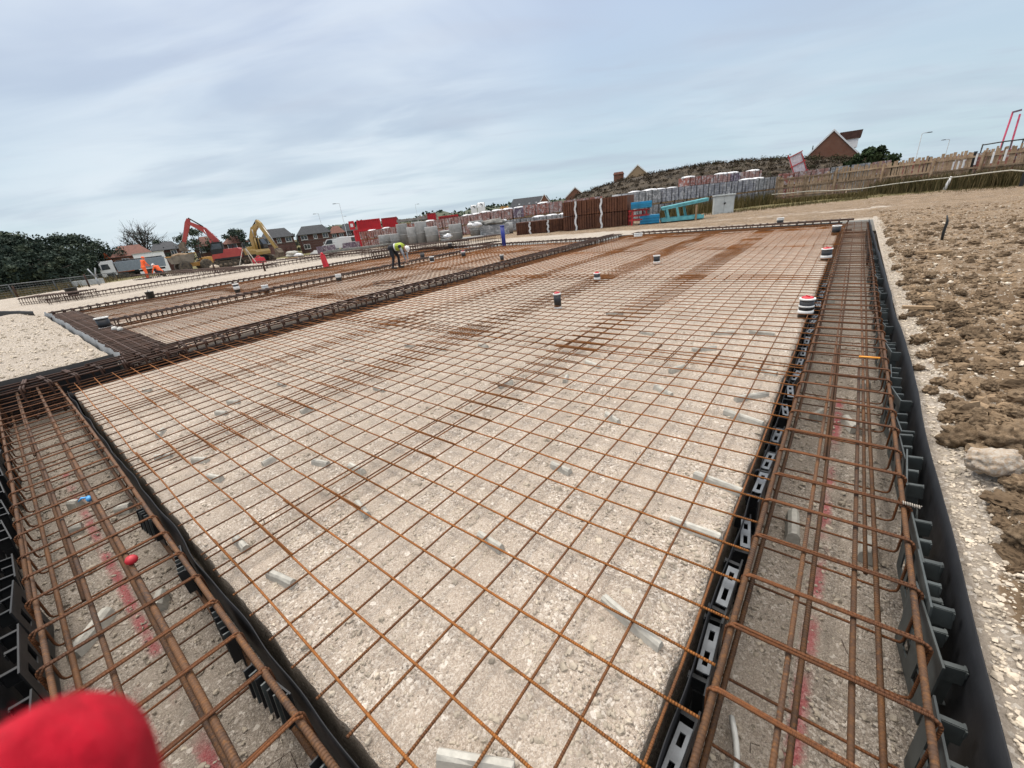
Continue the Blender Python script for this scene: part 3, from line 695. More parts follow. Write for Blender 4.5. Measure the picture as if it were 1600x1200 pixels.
sp = [(439,903,452,.20,-25),(985,970,0,.27,-40),(766,846,0,.17,-35),(742,1190,0,.24,-8),(376,848,0,.15,-45),(1121,754,0,.26,-20),(1086,826,0,.24,-22),(876,731,0,.15,-25),(501,723,0,.15,-10),(557,732,0,.17,-30),
 (566,795,0,.15,-50),(336,746,0,.13,-10),(312,718,0,.13,0),(251,676,0,.15,50),(255,713,0,.12,10),(592,608,0,.17,-15),(790,600,0,.16,20),(957,653,0,.16,-35),(884,592,0,.11,60),(926,569,0,.2,-20),(1058,576,0,.2,20),(1196,580,0,.2,-15),
 (1174,619,0,.28,10),(1161,652,0,.28,-18),(1036,610,0,.2,-25),(440,600,0,.15,-20),(365,628,0,.15,0),(545,563,0,.15,0),(480,640,0,.12,20),(690,545,0,.15,-10),(755,540,0,.2,-20),(640,540,0,.15,0),(1100,545,0,.25,5),(1010,520,0,.2,-10),(1130,520,0,.25,0),(960,490,0,.25,0),(1190,520,0,.25,-4),(345,645,0,.13,0),(230,610,0,.12,0),(420,720,0,.1,30)]
zones = ['near the right trench', 'in the middle of the nearest bay', 'left of the middle of the nearest bay', 'towards the near left trench']
zc = {}
for (u, v, _, l, a) in sorted(sp, key=lambda q: -q[1]):
    p = gp(u, v, ZB+.02); zi = 0 if p.x > .35 else 1 if p.x > -1.3 else 2 if p.x > -2.6 else 3; zc[zi] = zc.get(zi, 0)+1
    # turn the photo angle into a ground angle
    q = gp(u+20*math.cos(math.radians(-a)), v+20*math.sin(math.radians(-a)), ZB+.02)
    spacer((p.x, p.y, ZB-.003), math.atan2(q.y-p.y, q.x-p.x), l, .045, .045, 'pale concrete spacer %s, %s from camera' % (zones[zi], o_(zc[zi]-1)))
tp = [(1240,818,.22,90,'R'),(1278,646,.14,30,'R'),(1356,855,.16,80,'R'),(1352,600,.10,40,'R'),(1330,660,.2,-50,'R'),(248,936,.11,70,'L'),(110,826,.12,20,'L'),(192,792,.11,10,'L'),(140,985,.26,50,'L'),(116,785,.1,0,'L'),(148,702,.1,0,'L'),(1290,470,.3,10,'R')]
tc = {}
for (u, v, l, a, sd_) in sorted(tp, key=lambda q: -q[1]):
    p = gp(u, v, ZF+.05); tc[sd_] = tc.get(sd_, 0)+1
    q = gp(u+20*math.cos(math.radians(-a)), v+20*math.sin(math.radians(-a)), ZF+.05)
    spacer((p.x, p.y, ZF-.002), math.atan2(q.y-p.y, q.x-p.x), l, .075, .075, 'pale concrete block on the floor of the %s trench, %s from the camera' % ('right' if sd_ == 'R' else 'near left', o_(tc[sd_]-1)), 'concrete blocks on the trench floors')
for (x0, y0, x1, y1, nm) in [(-7.08, .4, -7.08, 16.2, 'the far side of the raised middle beam'), (-12.73, 1.1, -12.73, 16.2, 'the far side of the second raised cage'), (-18.9, .4, -18.9, 16.9, 'the haul road edge'), (1.4, 18.58, -6.9, 18.58, 'the far end trench of nearest bay'), (-12.13, 16.2, -12.13, 1.1, 'the near side of the second raised cage')]:
    ribbon('membrane', [(x0, y0), (x1, y1)], ZF, -.11 if 'haul' not in nm and 'far end' not in nm else -.02, BLACKP, 'black membrane lining ' + nm, wav=.02, rough=1.5)
b = MB(); r5 = random.Random(5)
for x in (-.80, -.60, -.40, -2.64, -2.43, -2.22): 
    for k in range(-1, 22):
        y = .2*k + r5.choice((0, 0, .03)); a = r5.uniform(0, 3)
        if r5.random() < .45: continue
        b.tube([(x + .011*math.cos(t)*math.cos(a) + r5.uniform(-.001, .001), y + .011*math.cos(t)*math.sin(a), .002 + .012*math.sin(t)) for t in np.linspace(0, 2*PI*1.15, 10)] + [(x+.02*math.cos(a+1), y+.02*math.sin(a+1), .03)], .0013, 4)
tag(b.build('tie_wires', RUST_D), 'thin twisted tie wires binding the lapped mesh bars together', 'wire', kind='stuff')
# tape, cap, cable ---------------------------------------------------------
root = thing('blue_tape_band', 'light blue tape wrapped round the middle bar of left trench cage', 'tape', gp(139, 779, -.02))
b = MB(); b.lathe([(.0160, -.022), (.0172, 0), (.0160, .022)], 10, M=Matrix.Rotation(PI/2, 3, 'Y')); b.build('wrap', TAPEB, root)
b = MB(); b.tube([(0, 0, .012), (-.02, -.03, .016), (-.045, -.055, -.01)], [.005, .008, .003], 6); b.build('loose_end', TAPEB, root)
b = MB(); b.lathe([(.0, .028), (.018, .026), (.027, .014), (.028, 0), (.022, -.012)], 12); tag(b.build('plastic_disc', REDP, loc=gp(206, 876, .012)), 'round red plastic cap on a bar in the left trench', 'cap')
b = MB(); b.tube([Vector(gp(1143, 1120, ZF+.03)) + Vector((.05*math.sin(i*.35), -.045*i, .02*math.sin(i*.5))) for i in range(9)], .011, 6)
tag(b.build('white_cable', M('white_cable', (.55, .55, .52), .5)), 'bent pale cable on the right trench floor at bottom of photo', 'cable')
b = MB(); b.tube([(0, 0, 0), (.14, .012, .004)], .0085, 6); p = gp(1342, 557, .02); tag(b.build('orange_reflection', M('orange_reflection', (.75, .30, .03), .5), loc=p, rz=-.1), 'bright orange reflection shaped as a strip on a right trench cage stirrup', 'tape')  # bright reflection on the bar, put in as an orange coloured strip
b = MB()
b.tube([(i*.0014, .0078*math.cos(i*1.1), .0078*math.sin(i*1.1)) for i in range(48)], .0026, 5)
p = gp(1410, 785, .016); tag(b.build('wire_tie', M('tie_wire', (.36, .32, .27), .6, .1), loc=p, rz=-.1), 'pale wire tie twisted round the outer bar of right trench cage', 'wire')
rng2 = random.Random(3); b = MB()
for i in range(40):
    x, y = (rng2.uniform(1.5, 2.05), rng2.uniform(.3, 5)) if i % 2 else (rng2.uniform(-5, 1), rng2.uniform(-.9, -.4))
    a = rng2.uniform(0, 6); l = rng2.uniform(.03, .1); p = Vector((x, y, ZF+.02))
    b.tube([p, p + Vector((math.cos(a)*l, math.sin(a)*l, .01)), p + Vector((math.cos(a+.6)*l*1.5, math.sin(a+.6)*l*1.5, .0))], .0016, 4)
tag(b.build('wire_offcuts', RUST_D), 'thin dark tie wire offcuts lying on the trench floors', 'wire', kind='stuff')

# ---------------------------------------------------------------- drain pipes standing in the slab
def pipe(u, v, r, h, label, bands, cap='red'):
    p = gp(u, v, ZB); root = thing('drain_pipe', label, 'pipe', (p.x, p.y, ZB), random.uniform(0, 6), 'drain pipes standing up through the mesh')
    root.rotation_euler.x = random.uniform(-.04, .04)
    b = MB(); b.lathe([(r, 0), (r, h*.94), (r*.8, h*.94)], 18); b.build('pipe', PIPEB, root)
    for z0, z1 in bands:
        b = MB(); b.lathe([(r+.003, h*z0), (r*1.07+.003, h*(z0*.6+z1*.4)), (r+.004, h*z1)], 18); b.build('white_band', WHITEP, root)
    b = MB(); b.lathe([(r*1.02, h*.90), (r*1.14, h*.91), (r*1.14, h*.985), (r*.9, h*1.0), (r*.86, h*.97)], 18); b.build('rim', WHITEP if cap != 'none' else PIPEB, root)
    if cap == 'red':
        b = MB(); b.lathe([(r*.84, h*.95), (r*.84, h*1.03), (r*.6, h*1.06), (.001, h*1.06)], 16); b.build('cap', REDP, root)
        b = MB(); b.box((0, 0, h*1.085), (r*.9, .012, h*.05)); b.build('cap_grip', REDP, root)
    elif cap == 'dark':
        b = MB(); b.lathe([(r*.84, h*.95), (r*.84, h*.98), (.001, h*.98)], 16); b.build('cap', PIPEB, root)
for a in [(872, 482, .060, .26, 'black capped drain pipe standing tall in the middle of nearest bay mesh', [(.0, .14)]),
 (933, 441, .064, .20, 'red capped drain pipe with wide white base, second in the middle row', [(.25, .55), (0, .1)]),
 (1026, 413, .075, .22, 'drain pipe with dark top and white wrapped foot, farthest in middle row', [(.02, .35)], 'dark'),
 (1257, 496, .075, .245, 'red capped black and white drain pipe nearest the right trench', [(.22, .40), (.55, .64)]),
 (1290, 407, .088, .24, 'red capped black and white drain pipe, second along the right trench', [(.18, .45)]),
 (1305, 367, .10, .26, 'black drain pipe with white rim, farthest along the right trench', [(.85, .93)], 'dark'),
 (785, 409, .066, .24, 'lone black drain pipe with white rim in the middle bay', [(0, .1)], 'dark'),
 (373, 459, .088, .34, 'drain pipe banded white black white at the farthest bay', [(.0, .12), (.45, .75)], 'dark'),
 (417, 458, .09, .26, 'drain pipe with white top beside the second raised cage', [(.5, .9)], 'dark'),
 (531, 441, .088, .27, 'white topped drain pipe in the second raised cage', [(.6, .93), (0, .1)], 'dark'),
 (168, 517, .12, .33, 'wide black drain pipe with white rim at near end of second raised cage', [(.15, .3)], 'dark'),
 (676, 411, .09, .26, 'drain pipe with pale rim far along the second raised cage', [(.1, .3)], 'dark'),
 (725, 403, .09, .27, 'far drain pipe with red band in the second raised cage', [(.8, .92)], 'red'),
 (704, 390, .12, .36, 'black drain pipe at the far edge of farthest bay', [(.1, .2)], 'dark'),
 (1218, 353, .11, .30, 'black and white drain pipe in the far end cage', [(.1, .3), (.7, .9)], 'dark'),
 (997, 372, .16, .20, 'drain pipe with white cover where the raised beam meets the far cage', [(.2, .9)], 'dark'),
 (661, 405, .10, .28, 'slim dark drain pipe right of the bending worker', [(.85, .9)], 'none')]: pipe(*a)
for i, (u, v) in enumerate([(190, 519), (181, 518)]):
    b = MB(); V, F = lump_mesh(8.1+i, (I2, F2), .2); b.add(V*.06, [tuple(f) for f in F], 0, True); p = gp(u, v, .05)
    tag(b.build('sandbag', M('white_sack', (.55, .54, .50), .8), loc=(p.x, p.y, .12)), ['white sack slumped right of the wide black pipe', 'white sack pressed against the wide black pipe'][i], 'sack')
b = MB(); b.lathe([(.10, 0), (.10, 1.0), (.085, 1.0), (.085, .9)], 18); root = tag(b.build('blue_pipe', BLUEP, loc=gp(788, 386, -.05)), 'blue plastic pipe standing upright at the far edge of mesh', 'pipe')
b = MB(); b.lathe([(.112, .96), (.112, 1.02), (.09, 1.02)], 18); b.build('collar', BLUEP, root)
p = gp(510, 417, .05); root = thing('red_post', 'red plastic post leaning on the cage along haul road', 'post', p, .3); root.rotation_euler.y = -.1
b = MB(); b.box((0, 0, .28), (.22, .16, .56), taper=.85); b.build('body', REDP, root); b = MB(); b.lathe([(.06, .56), (.07, .60), (.05, .66), (.001, .67)], 10); b.build('knob', REDP, root)
p = gp(116, 463, 0); root = thing('bucket', 'black tapered bucket on pale ground by the far cage', 'bucket', p)
b = MB(); b.lathe([(.17, 0), (.24, .38), (.26, .39), (.26, .41), (.22, .41), (.16, .04), (.001, .04)], 14); b.build('body', DKST, root)
b = MB(); b.tube([(.25*math.cos(t), 0, .38+.2*math.sin(t)) for t in np.linspace(0, PI, 9)], .012, 5); b.build('handle', DKST, root)
p = gp(237, 466, .05); root = thing('bucket', 'small dark bucket standing on the farthest raised cage', 'bucket', p)
b = MB(); b.lathe([(.10, 0), (.13, .22), (.145, .23), (.12, .23), (.09, .03), (.001, .03)], 14); b.build('body', DKST, root)
b = MB(); b.tube([(.14*math.cos(t), 0, .22+.07*math.sin(t)) for t in np.linspace(0, PI, 9)], .012, 5); b.build('handle', STEEL, root)
# ---------------------------------------------------------------- plants
def leaf_mat(name, a, b, c):
    n = NT(name); t = n.attr('tint'); v = n.pos()
    col = n.mix(n.rng(t, 0, .6), a, b); col = n.mix(n.rng(t, .6, 1.0), col, c)
    col = n.mix(n.math('MULTIPLY', n.noise(v, .9, 3), .35), col, mul(a, .7))
    return n.done(col, .8, 0, .15)
LEAF_D = leaf_mat('dark_leaves', (.026, .040, .032), (.046, .066, .048), (.078, .094, .058))
LEAF_G = leaf_mat('green_leaves', (.018, .030, .014), (.034, .054, .022), (.062, .082, .032))
LEAF_F = leaf_mat('far_leaves', (.030, .050, .036), (.046, .068, .044), (.070, .090, .055))
LEAF_B = leaf_mat('dry_scrub', (.032, .023, .014), (.056, .041, .024), (.095, .070, .042))
LEAF_T = leaf_mat('grass_blades', (.075, .068, .026), (.15, .115, .045), (.24, .18, .085))
LEAF_O = leaf_mat('green_grass_blades', (.055, .052, .021), (.115, .092, .040), (.21, .155, .078))
LEAF_M = leaf_mat('bramble_leaves', (.034, .034, .018), (.055, .055, .026), (.085, .078, .036))
BARK = M('bark', (.055, .045, .035), .9, var=.3, scale=6)
def leaves(C_, n_, rad, size, seed):
    """n_ leaf faces in each clump C_ (k,3) with radii rad (k,)"""
    r_ = np.random.default_rng(seed); k = len(C_)
    d = r_.normal(size=(k, n_, 3)); d /= np.linalg.norm(d, axis=2, keepdims=True)
    d *= (r_.random((k, n_, 1))**.45) * np.asarray(rad)[:, None, None]; d[..., 2] *= .8
    c = (np.asarray(C_)[:, None] + d).reshape(-1, 3); m_ = len(c)
    u = r_.normal(size=(m_, 3)); u /= np.linalg.norm(u, axis=1, keepdims=True); w = np.cross(u, r_.normal(size=(m_, 3))); w /= np.linalg.norm(w, axis=1, keepdims=True)
    s_ = size*r_.uniform(.55, 1.3, (m_, 1))
    V = np.stack([c-u*s_, c+w*s_*.6, c+u*s_, c-w*s_*.6], 1).reshape(-1, 3)
    F = np.arange(m_*4).reshape(-1, 4)
    tint = np.repeat(np.clip(np.repeat(r_.random(k)*.7, n_) + r_.random(m_)*.35, 0, 1), 4)
    return V, F, tint
def tree(name, label, cat, base, h, w, mat, seed, clumps=26, per=70, leaf=.3, trunk_h=.28, group=None, bare=False, low=.12):
    rr = random.Random(seed); base = Vector(base); root = thing(name, label, cat, base, 0, group)
    b = MB(); tr = h*.028 + .05
    b.tube([(0, 0, -.3), (rr.uniform(-.1, .1), 0, h*.25), (rr.uniform(-.3, .3), rr.uniform(-.2, .2), h*.6)], [tr*1.3, tr, tr*.5], 7)
    C_ = []; R_ = []
    for i in range(clumps):
        a = rr.uniform(0, 2*PI); t = rr.uniform(low, 1); prof = math.sin(PI*min(1, max(.08, (t-low*.6)/(1-low*.6)))**.75)**.6
        q = w/2*prof*math.sqrt(rr.uniform(.15, 1)); c = Vector((math.cos(a)*q, math.sin(a)*q, h*(.06+.88*t)))
        C_.append(c); R_.append(rr.uniform(.11, .21)*min(w, h)*(1.1-.35*t))
        if i % 2 == 0 or bare:
            s0 = Vector((0, 0, h*rr.uniform(.15, .5))); mid = (s0+c)*.5 + Vector((0, 0, h*.06))
            b.tube([s0, mid, c], [tr*.45, tr*.28, tr*.08], 5)
            if bare:
                for k in range(9):
                    e = c + Vector((rr.gauss(0, 1), rr.gauss(0, 1), rr.gauss(.5, .8)))*w*.10
                    st = mid.lerp(c, rr.uniform(.3, 1)); b.tube([st, (st+e)/2 + Vector((0, 0, .1)), e], [tr*.14, tr*.10, tr*.05], 4)
                    for k2 in range(3):
                        e2 = e + Vector((rr.gauss(0, 1), rr.gauss(0, 1), rr.gauss(.4, .8)))*w*.06; b.tube([st.lerp(e, .6), e2], [tr*.08, tr*.04], 3)
    b.build('trunk', BARK, root)
    V, F, t = leaves(np.array([tuple(c) for c in C_]), per, R_, leaf, seed)
    o = np_mesh('crown', V, F, mat, False, {'tint': t}); o.parent = root
    return root
def landed(u, r):                                       # ground point on the bearing of photo column u
    p = at(u, 332-(u-800)*.115, r); return Vector((p.x, p.y, height(p.x, p.y)))
GT = 'dark trees along the left side of the site'
tl = [(-25, 360, 88, 16), (8, 364, 92, 13), (38, 359, 90, 12), (62, 377, 86, 9), (84, 374, 95, 9), (107, 364, 124, 13), (133, 365, 126, 15), (152, 376, 128, 12), (170, 389, 128, 11), (20, 378, 80, 10), (110, 384, 120, 10), (55, 390, 78, 9)]
tn = ['cut by the left photo edge', 'first whole tree from the left photo edge', 'tallest one left of the dip', 'low crown in the dip', 'small crown right of the dip', 'round crown right of the dip', 'tall crown left of the white lorry', 'sloping crown above the lorry', 'lowest crown just over the lorry cab', 'front tree at far left', 'front tree before the tall crowns nearest the lorry', 'front tree below the dip']
for i, ((u, v, r, w), nm) in enumerate(zip(tl, tn)):
    p = landed(u, r); h = at(u, v, r).z - p.z
    tree('broadleaf_tree', 'dense dark broadleaf tree, ' + nm, 'tree', p, h*.98, w, LEAF_D, 20+i, 42, 150, .21, group=GT, low=.0)
p = landed(229, 140); tree('bare_tree', 'half bare spreading tree behind the red roofed houses', 'tree', p, at(228, 354, 140).z-p.z, 10.5, LEAF_D, 71, 30, 26, .2, bare=True, low=.35)
for i, (u, v, r, w, nm) in enumerate([(262, 372, 130, 9, 'dark round tree right of the bare tree'), (309, 357, 130, 11, 'dark tree seen behind the red excavator arm'), (374, 357, 130, 10, 'dark tree behind the pyramid roofed house'), (398, 371, 135, 8, 'low dark tree just left of the yellow excavator arm'), (455, 365, 150, 9, 'low tree between the two dark roofed houses'), (1360, 229, 66, 5.2, 'green bushy tree right of the big brick gable')]):
    p = landed(u, r); tree('round_tree', nm, 'tree', p, at(u, v, r).z-p.z, w, LEAF_G if r < 100 else LEAF_D, 90+i, 30, 150, .2, low=.1)
# wooded ridge far off
def polar_strip(us, vs, r0, r1, n):
    u = rng.uniform(us[0], us[-1], n); r = rng.uniform(r0, r1, n); out = []
    for a, q in zip(u, r):
        v = np.interp(a, us, vs); top = at(a, v, (r0+r1)/2); d = at(a, v, q); out.append((d.x, d.y, top.z*(1-.45*abs(q-(r0+r1)/2)/((r1-r0)/2))))
    return np.array(out)
us = [500, 540, 562, 600, 650, 668, 690, 702, 740, 780, 820, 880, 905, 990]; vs = [351, 346, 341, 342, 336, 329, 326, 330, 322, 317, 313, 307, 304, 303]
C_ = polar_strip(us, vs, 300, 380, 900); C_[:, 2] -= 4 + rng.random(900)*3
V, F, t = leaves(C_, 26, np.full(900, 5.5), 1.5, 5)
tag(np_mesh('woodland', V, F, LEAF_F, False, {'tint': t}), 'far wooded ridge along the horizon behind the brick pallets', 'woodland', kind='stuff')
def ridge(name, us, vs, r0, rm, r1, mat, nr=14, nu=90, sink=0.0, amp=.3):
    Vv = []; u_ = np.linspace(us[0], us[-1], nu)
    for i, a in enumerate(u_):
        zt = at(a, np.interp(a, us, vs), rm).z - sink
        for j in range(nr):
            r = r0 + (r1-r0)*j/(nr-1); p = at(a, 300, r); b0 = height(p.x, p.y) - .3
            t = (r-r0)/(rm-r0) if r < rm else (r1-r)/(r1-rm); t = max(0, min(1, t)); k = t*t*(3-2*t)
            z = b0 + (zt-b0)*k + amp*noise.fractal((p.x*.25, p.y*.25, 1), .8, 2, 3)*k*(0.4 if abs(r-rm) < 2 else 1); Vv.append((p.x, p.y, z))
    F_ = [(i*nr+j, (i+1)*nr+j, (i+1)*nr+j+1, i*nr+j+1) for i in range(nu-1) for j in range(nr-1)]
    return tag(np_mesh(name, Vv, F_, mat, True), kind='structure'), np.array(Vv).reshape(nu, nr, 3)
HILLM = M('hill_earth', (.055, .065, .035), .95, var=.3, scale=.2, rv=0)
ridge('hills', us, [v+4 for v in vs], 260, 345, 460, HILLM, amp=1.0)
MOUNDM = M('mound_earth', (.042, .031, .019), .95, var=.4, scale=.9, c2=(.075, .056, .034), bump=.1, bscale=3, rv=0)
mu = [885, 905, 925, 950, 975, 1000, 1050, 1100, 1150, 1200, 1250, 1300, 1345, 1380, 1420, 1500]; mv = [318, 303, 296, 287, 280, 274, 264, 256, 252, 249, 248, 248, 249, 256, 262, 262]
_, G = ridge('mound', mu, mv, 56, 74, 98, MOUNDM, nr=26, nu=150, sink=.15)
n = 7500; i = rng.integers(2, 148, n); j = rng.integers(3, 24, n); C_ = G[i, j] + rng.normal(0, .35, (n, 3))*(1, 1, .1); C_[:, 2] += .05
V, F, t = leaves(C_, 16, rng.uniform(.2, .6, n), .10, 9)
tag(np_mesh('scrub', V, F, LEAF_B, False, {'tint': t}), 'dry brown scrub and weeds covering the earth mound', 'scrub', kind='stuff')
n = 170; i = rng.integers(50, 149, n); j = rng.integers(6, 17, n); C_ = G[i, j] + rng.normal(0, .4, (n, 3))*(1, 1, .1); C_[:, 2] += .1
V, F, t = leaves(C_, 34, rng.uniform(.3, .8, n), .11, 19)
tag(np_mesh('bramble', V, F , LEAF_M, False, {'tint': t}), 'patches of dark green bramble on the earth mound', 'scrub', kind='stuff')
def blades(P, h, mat, label, w=.012, lean=.35, name='tall_grass'):
    n = len(P); a = rng.uniform(0, 2*PI, n); l = np.stack([np.cos(a), np.sin(a)], -1); H_ = h*rng.uniform(.45, 1.2, n); ln = rng.uniform(.05, lean, n)*H_
    o0 = np.stack([-l[:, 1], l[:, 0], np.zeros(n)], -1)*w
    tip = P + np.c_[l*ln[:, None], H_]; mid = P + np.c_[l*ln[:, None]*.35, H_*.55]
    V = np.stack([P-o0, P+o0, mid+o0*.8, mid-o0*.8, tip, tip+o0*.2], 1).reshape(-1, 3); b0 = (np.arange(n)*6)[:, None]
    F = np.concatenate([b0+[0, 1, 2, 3], b0+[3, 2, 5, 4]]); t = np.repeat(rng.random(n), 6)
    return tag(np_mesh(name, V, F, mat, False, {'tint': t}), label, 'grass', kind='stuff')
def along(pts, n, jit):
    P = np.array(pts, float); seg = np.linalg.norm(np.diff(P, axis=0), axis=1); cum = np.r_[0, np.cumsum(seg)]; s = rng.uniform(0, cum[-1], n)
    x = np.interp(s, cum, P[:, 0]) + rng.normal(0, jit, n); y = np.interp(s, cum, P[:, 1]) + rng.normal(0, jit, n); return np.c_[x, y, np.full(n, -.03)]
blades(along([(2.5, 38.3), (4.8, 36.2), (6.5, 35.4), (8.5, 33.8), (13, 30)], 9500, .36), .90, LEAF_O, 'tall green and brown grass growing against the timber fence at right', .016)
blades(along([(-3.5, 38.6), (0, 38.4), (3, 37.6)], 4200, .35), .34, LEAF_T, 'dry brown grass along the left part of timber fence', .016)
blades(along([(-9, 30.5), (-6.5, 34.5), (-5.0, 38.0), (-3.5, 39.6)], 4200, .45), .85, LEAF_T, 'dry tall weeds before the grey brick pallets', .016)
blades(along([(-6.2, 31.0), (-4, 31.5), (-1, 34), (2, 35.5), (6, 34.0), (10, 30.5)], 5000, .8), .16, LEAF_O, 'short trampled grass fringe along the fence foot', .012)
blades(along([(-58, -1), (-62, 3), (-66, 8)], 2500, 1.2) + np.array([0, 0, -.9]), .6, LEAF_O, 'rough grass along the left boundary fence', .03)

# ---------------------------------------------------------------- houses
def brick(name, a, b, mortar):
    n = NT(name); v = n.obj()
    t = n.N.new('ShaderNodeTexBrick'); t.inputs['Color1'].default_value = (*a, 1); t.inputs['Color2'].default_value = (*b, 1); t.inputs['Mortar'].default_value = (*mortar, 1)
    t.inputs['Scale'].default_value = 1; t.inputs['Brick Width'].default_value = .24; t.inputs['Row Height'].default_value = .078; t.inputs['Mortar Size'].default_value = .009
    x, y, z = n.xyz(v); c = n.N.new('ShaderNodeCombineXYZ'); n.L.new(n.math('ADD', x, y), c.inputs[0]); n.L.new(z, c.inputs[1]); n.L.new(c.outputs[0], t.inputs['Vector'])
    col = n.mix(n.math('MULTIPLY', n.rng(n.noise(v, .7, 5), .4, .66), .35), t.outputs['Color'], mul(a, .75))
    return n.done(col, .85, 0, .2)
BR_RED = brick('red_brick', (.20, .075, .042), (.15, .055, .034), (.22, .17, .13)); BR_DK = brick('dark_red_brick', (.105, .042, .032), (.08, .036, .03), (.12, .09, .075)); BR_BUFF = brick('buff_brick', (.34, .235, .14), (.29, .20, .12), (.33, .27, .2))
def tiles(name, a):
    n = NT(name); v = n.obj(); z = n.xyz(v)[2]
    s_ = n.math('SINE', n.math('MULTIPLY', z, 2*PI/.16)); col = n.mix(n.rng(n.noise(v, 2.5, 5), .35, .65), mul(a, .8), mul(a, 1.2)); col = n.mix(n.math('MULTIPLY', n.rng(s_, .2, 1), .3), col, mul(a, .6))
    return n.done(col, .8, 0, .2)
T_RED = tiles('red_tiles', (.135, .058, .042)); T_DK = tiles('dark_slates', (.040, .043, .048)); T_BR = tiles('brown_tiles', (.085, .045, .035))
def house(name, label, u0, u1, v_e, v_r, r, wall, roof, hip=.35, front_gable=False, depth=7.5, wins=(), turn=0.0, group=None, chimney=False, barge=False, rear=None):
    um = (u0+u1)/2; a = at(u0, v_e, r); c = at(u1, v_e, r); mid = at(um, v_e, r); rp = at(um, v_r, r)
    right = Vector((c.x-a.x, c.y-a.y, 0)); w = right.length; right.normalize(); rz = math.atan2(right.y, right.x) + turn
    z0 = height(mid.x, mid.y) - .2; eave = mid.z; rdg = rp.z + (.25 if not front_gable else 0)
    root = thing(name, label, 'house', (mid.x, mid.y, z0), rz, group)   # local +x right, +y away
    H = eave-z0; RH = rdg-z0; o = .3; hw = w/2
    b = MB()
    if front_gable:
        b.prism([(-hw, 0), (hw, 0), (hw, H), (0, RH), (-hw, H)], 0, depth)
    else: b.box((0, depth/2, H/2), (w, depth, H))
    b.build('wall', wall, root)
    b = MB()
    if front_gable:
        k = (RH-H)/hw; t = .16
        for s in (-1, 1):
            b.prism([(0, RH+.02), (0, RH+t+.02), (s*(hw+o), H-k*o+t+.02), (s*(hw+o), H-k*o+.02)][::s], -.02, depth+.25)
    else:
        hx = max(0, hw-hw*hip*2*.5); q = [(-hw-o, -o, H), (hw+o, -o, H), (hw+o, depth+o, H), (-hw-o, depth+o, H), (-hx if hip else -hw-o, depth/2, RH), (hx if hip else hw+o, depth/2, RH)]
        b.add(q + [(x, y, z-.15) for x, y, z in q[:4]], [(0,1,5,4), (1,2,5), (2,3,4,5), (3,0,4), (6,9,8,7), (0,6,7,1), (1,7,8,2), (2,8,9,3), (3,9,6,0)])
    rf = b.build('roof', roof, root)
    if chimney:
        b = MB(); b.box((hw*.4, depth/2, RH+.3), (.5, .5, 1.1)); b.build('chimney', wall, rf)
    if barge:
        k = (RH-H)/hw
        for s in (-1, 1):
            b = MB(); b.prism([(0, RH+.2), (0, RH-.06), (s*(hw+o), H-k*o-.06), (s*(hw+o), H-k*o+.2)][::-s], -.16, -.03); b.build('barge_board', UPVC, root)
    if not front_gable:
        b = MB(); b.box((0, -o-.05, H-.08), (w+2*o, .1, .12)); b.build('gutter', BLKPAINT, root)
    for (x, z, ww, wh) in wins:
        fr = MB(); t = .07
        for q in ((0, wh/2, ww, t), (0, -wh/2, ww, t), (-ww/2+t/2, 0, t, wh-t), (ww/2-t/2, 0, t, wh-t), (0, 0, t*.8, wh-t)): fr.box((x*w+q[0], -.03, H+z+q[1]), (q[2], .07, q[3]))
        f = fr.build('window', UPVC, root); p_ = MB(); p_.box((x*w, -.012, H+z), (ww-.1, .03, wh-.08)); p_.build('pane', GLASS, f)
        sl = MB(); sl.box((x*w, -.05, H+z-wh/2-.09), (ww+.2, .13, .09)); sl.build('sill', CONC, f)
    if rear: rear(root, hw, H, RH)
    return root
W3 = [(-.32, -.75, 1.7, 1.15), (.02, -.75, 1.0, 1.15), (.33, -.75, 1.5, 1.15), (-.3, -3.2, 1.6, 1.2), (.3, -3.2, 1.6, 1.2)]
house('brick_house', 'long low house with red tiled hipped roof left of the bare tree', 174, 240, 399, 384, 122, BR_RED, T_RED, .45, wins=[(-.2, -1, 1.2, 1.1)], depth=9)
house('brick_house', 'dark slate roofed house behind the grey tipper lorry', 236, 282, 390, 379, 126, BR_DK, T_DK, .35, wins=[(-.3, -.8, 1.1, 1.1), (.25, -.8, 1.1, 1.1)])
b_ = landed(232, 112); root = thing('white_cabin', 'small white site cabin standing behind the tipper lorry', 'cabin', (b_.x, b_.y, b_.z), .55)
zt = at(232, 395, 112).z - b_.z; b = MB(); b.box((0, 0, zt/2), (4.6, 2.4, zt)); b.build('body', UPVC, root); b = MB(); b.box((0, 0, zt+.06), (4.8, 2.6, .12)); b.build('roof', CONC, root); b = MB(); b.box((.6, -1.22, zt*.62), (.9, .05, .8)); b.build('window', GLASS, root)
house('brick_house', 'house with red hipped roof behind the red excavator boom', 302, 349, 384, 370, 128, BR_DK, T_RED, .6, wins=[(-.25, -.8, 1.2, 1.1), (.3, -.8, 1.2, 1.1)], depth=9)
house('brick_house', 'house with small red pyramid roof left of the yellow excavator', 347, 389, 380, 366, 128, BR_DK, T_RED, .95, wins=[(-.15, -.7, 2.0, 1.2), (.32, -.7, 1.0, 1.2)], depth=9)
house('brick_house', 'dark roofed brick house right of the yellow excavator', 408, 459, 371, 358, 132, BR_DK, T_DK, .38, wins=W3)
house('brick_house', 'dark roofed brick house behind the short lamp posts', 464, 517, 365, 353, 136, BR_DK, T_DK, .36, wins=W3)
house('brick_house', 'distant house with reddish hipped roof by the tall lamp post', 514, 539, 364, 354, 165, BR_DK, T_RED, .6, wins=[(-.2, -.8, 1.5, 1.1), (.25, -.8, 1.5, 1.1)])
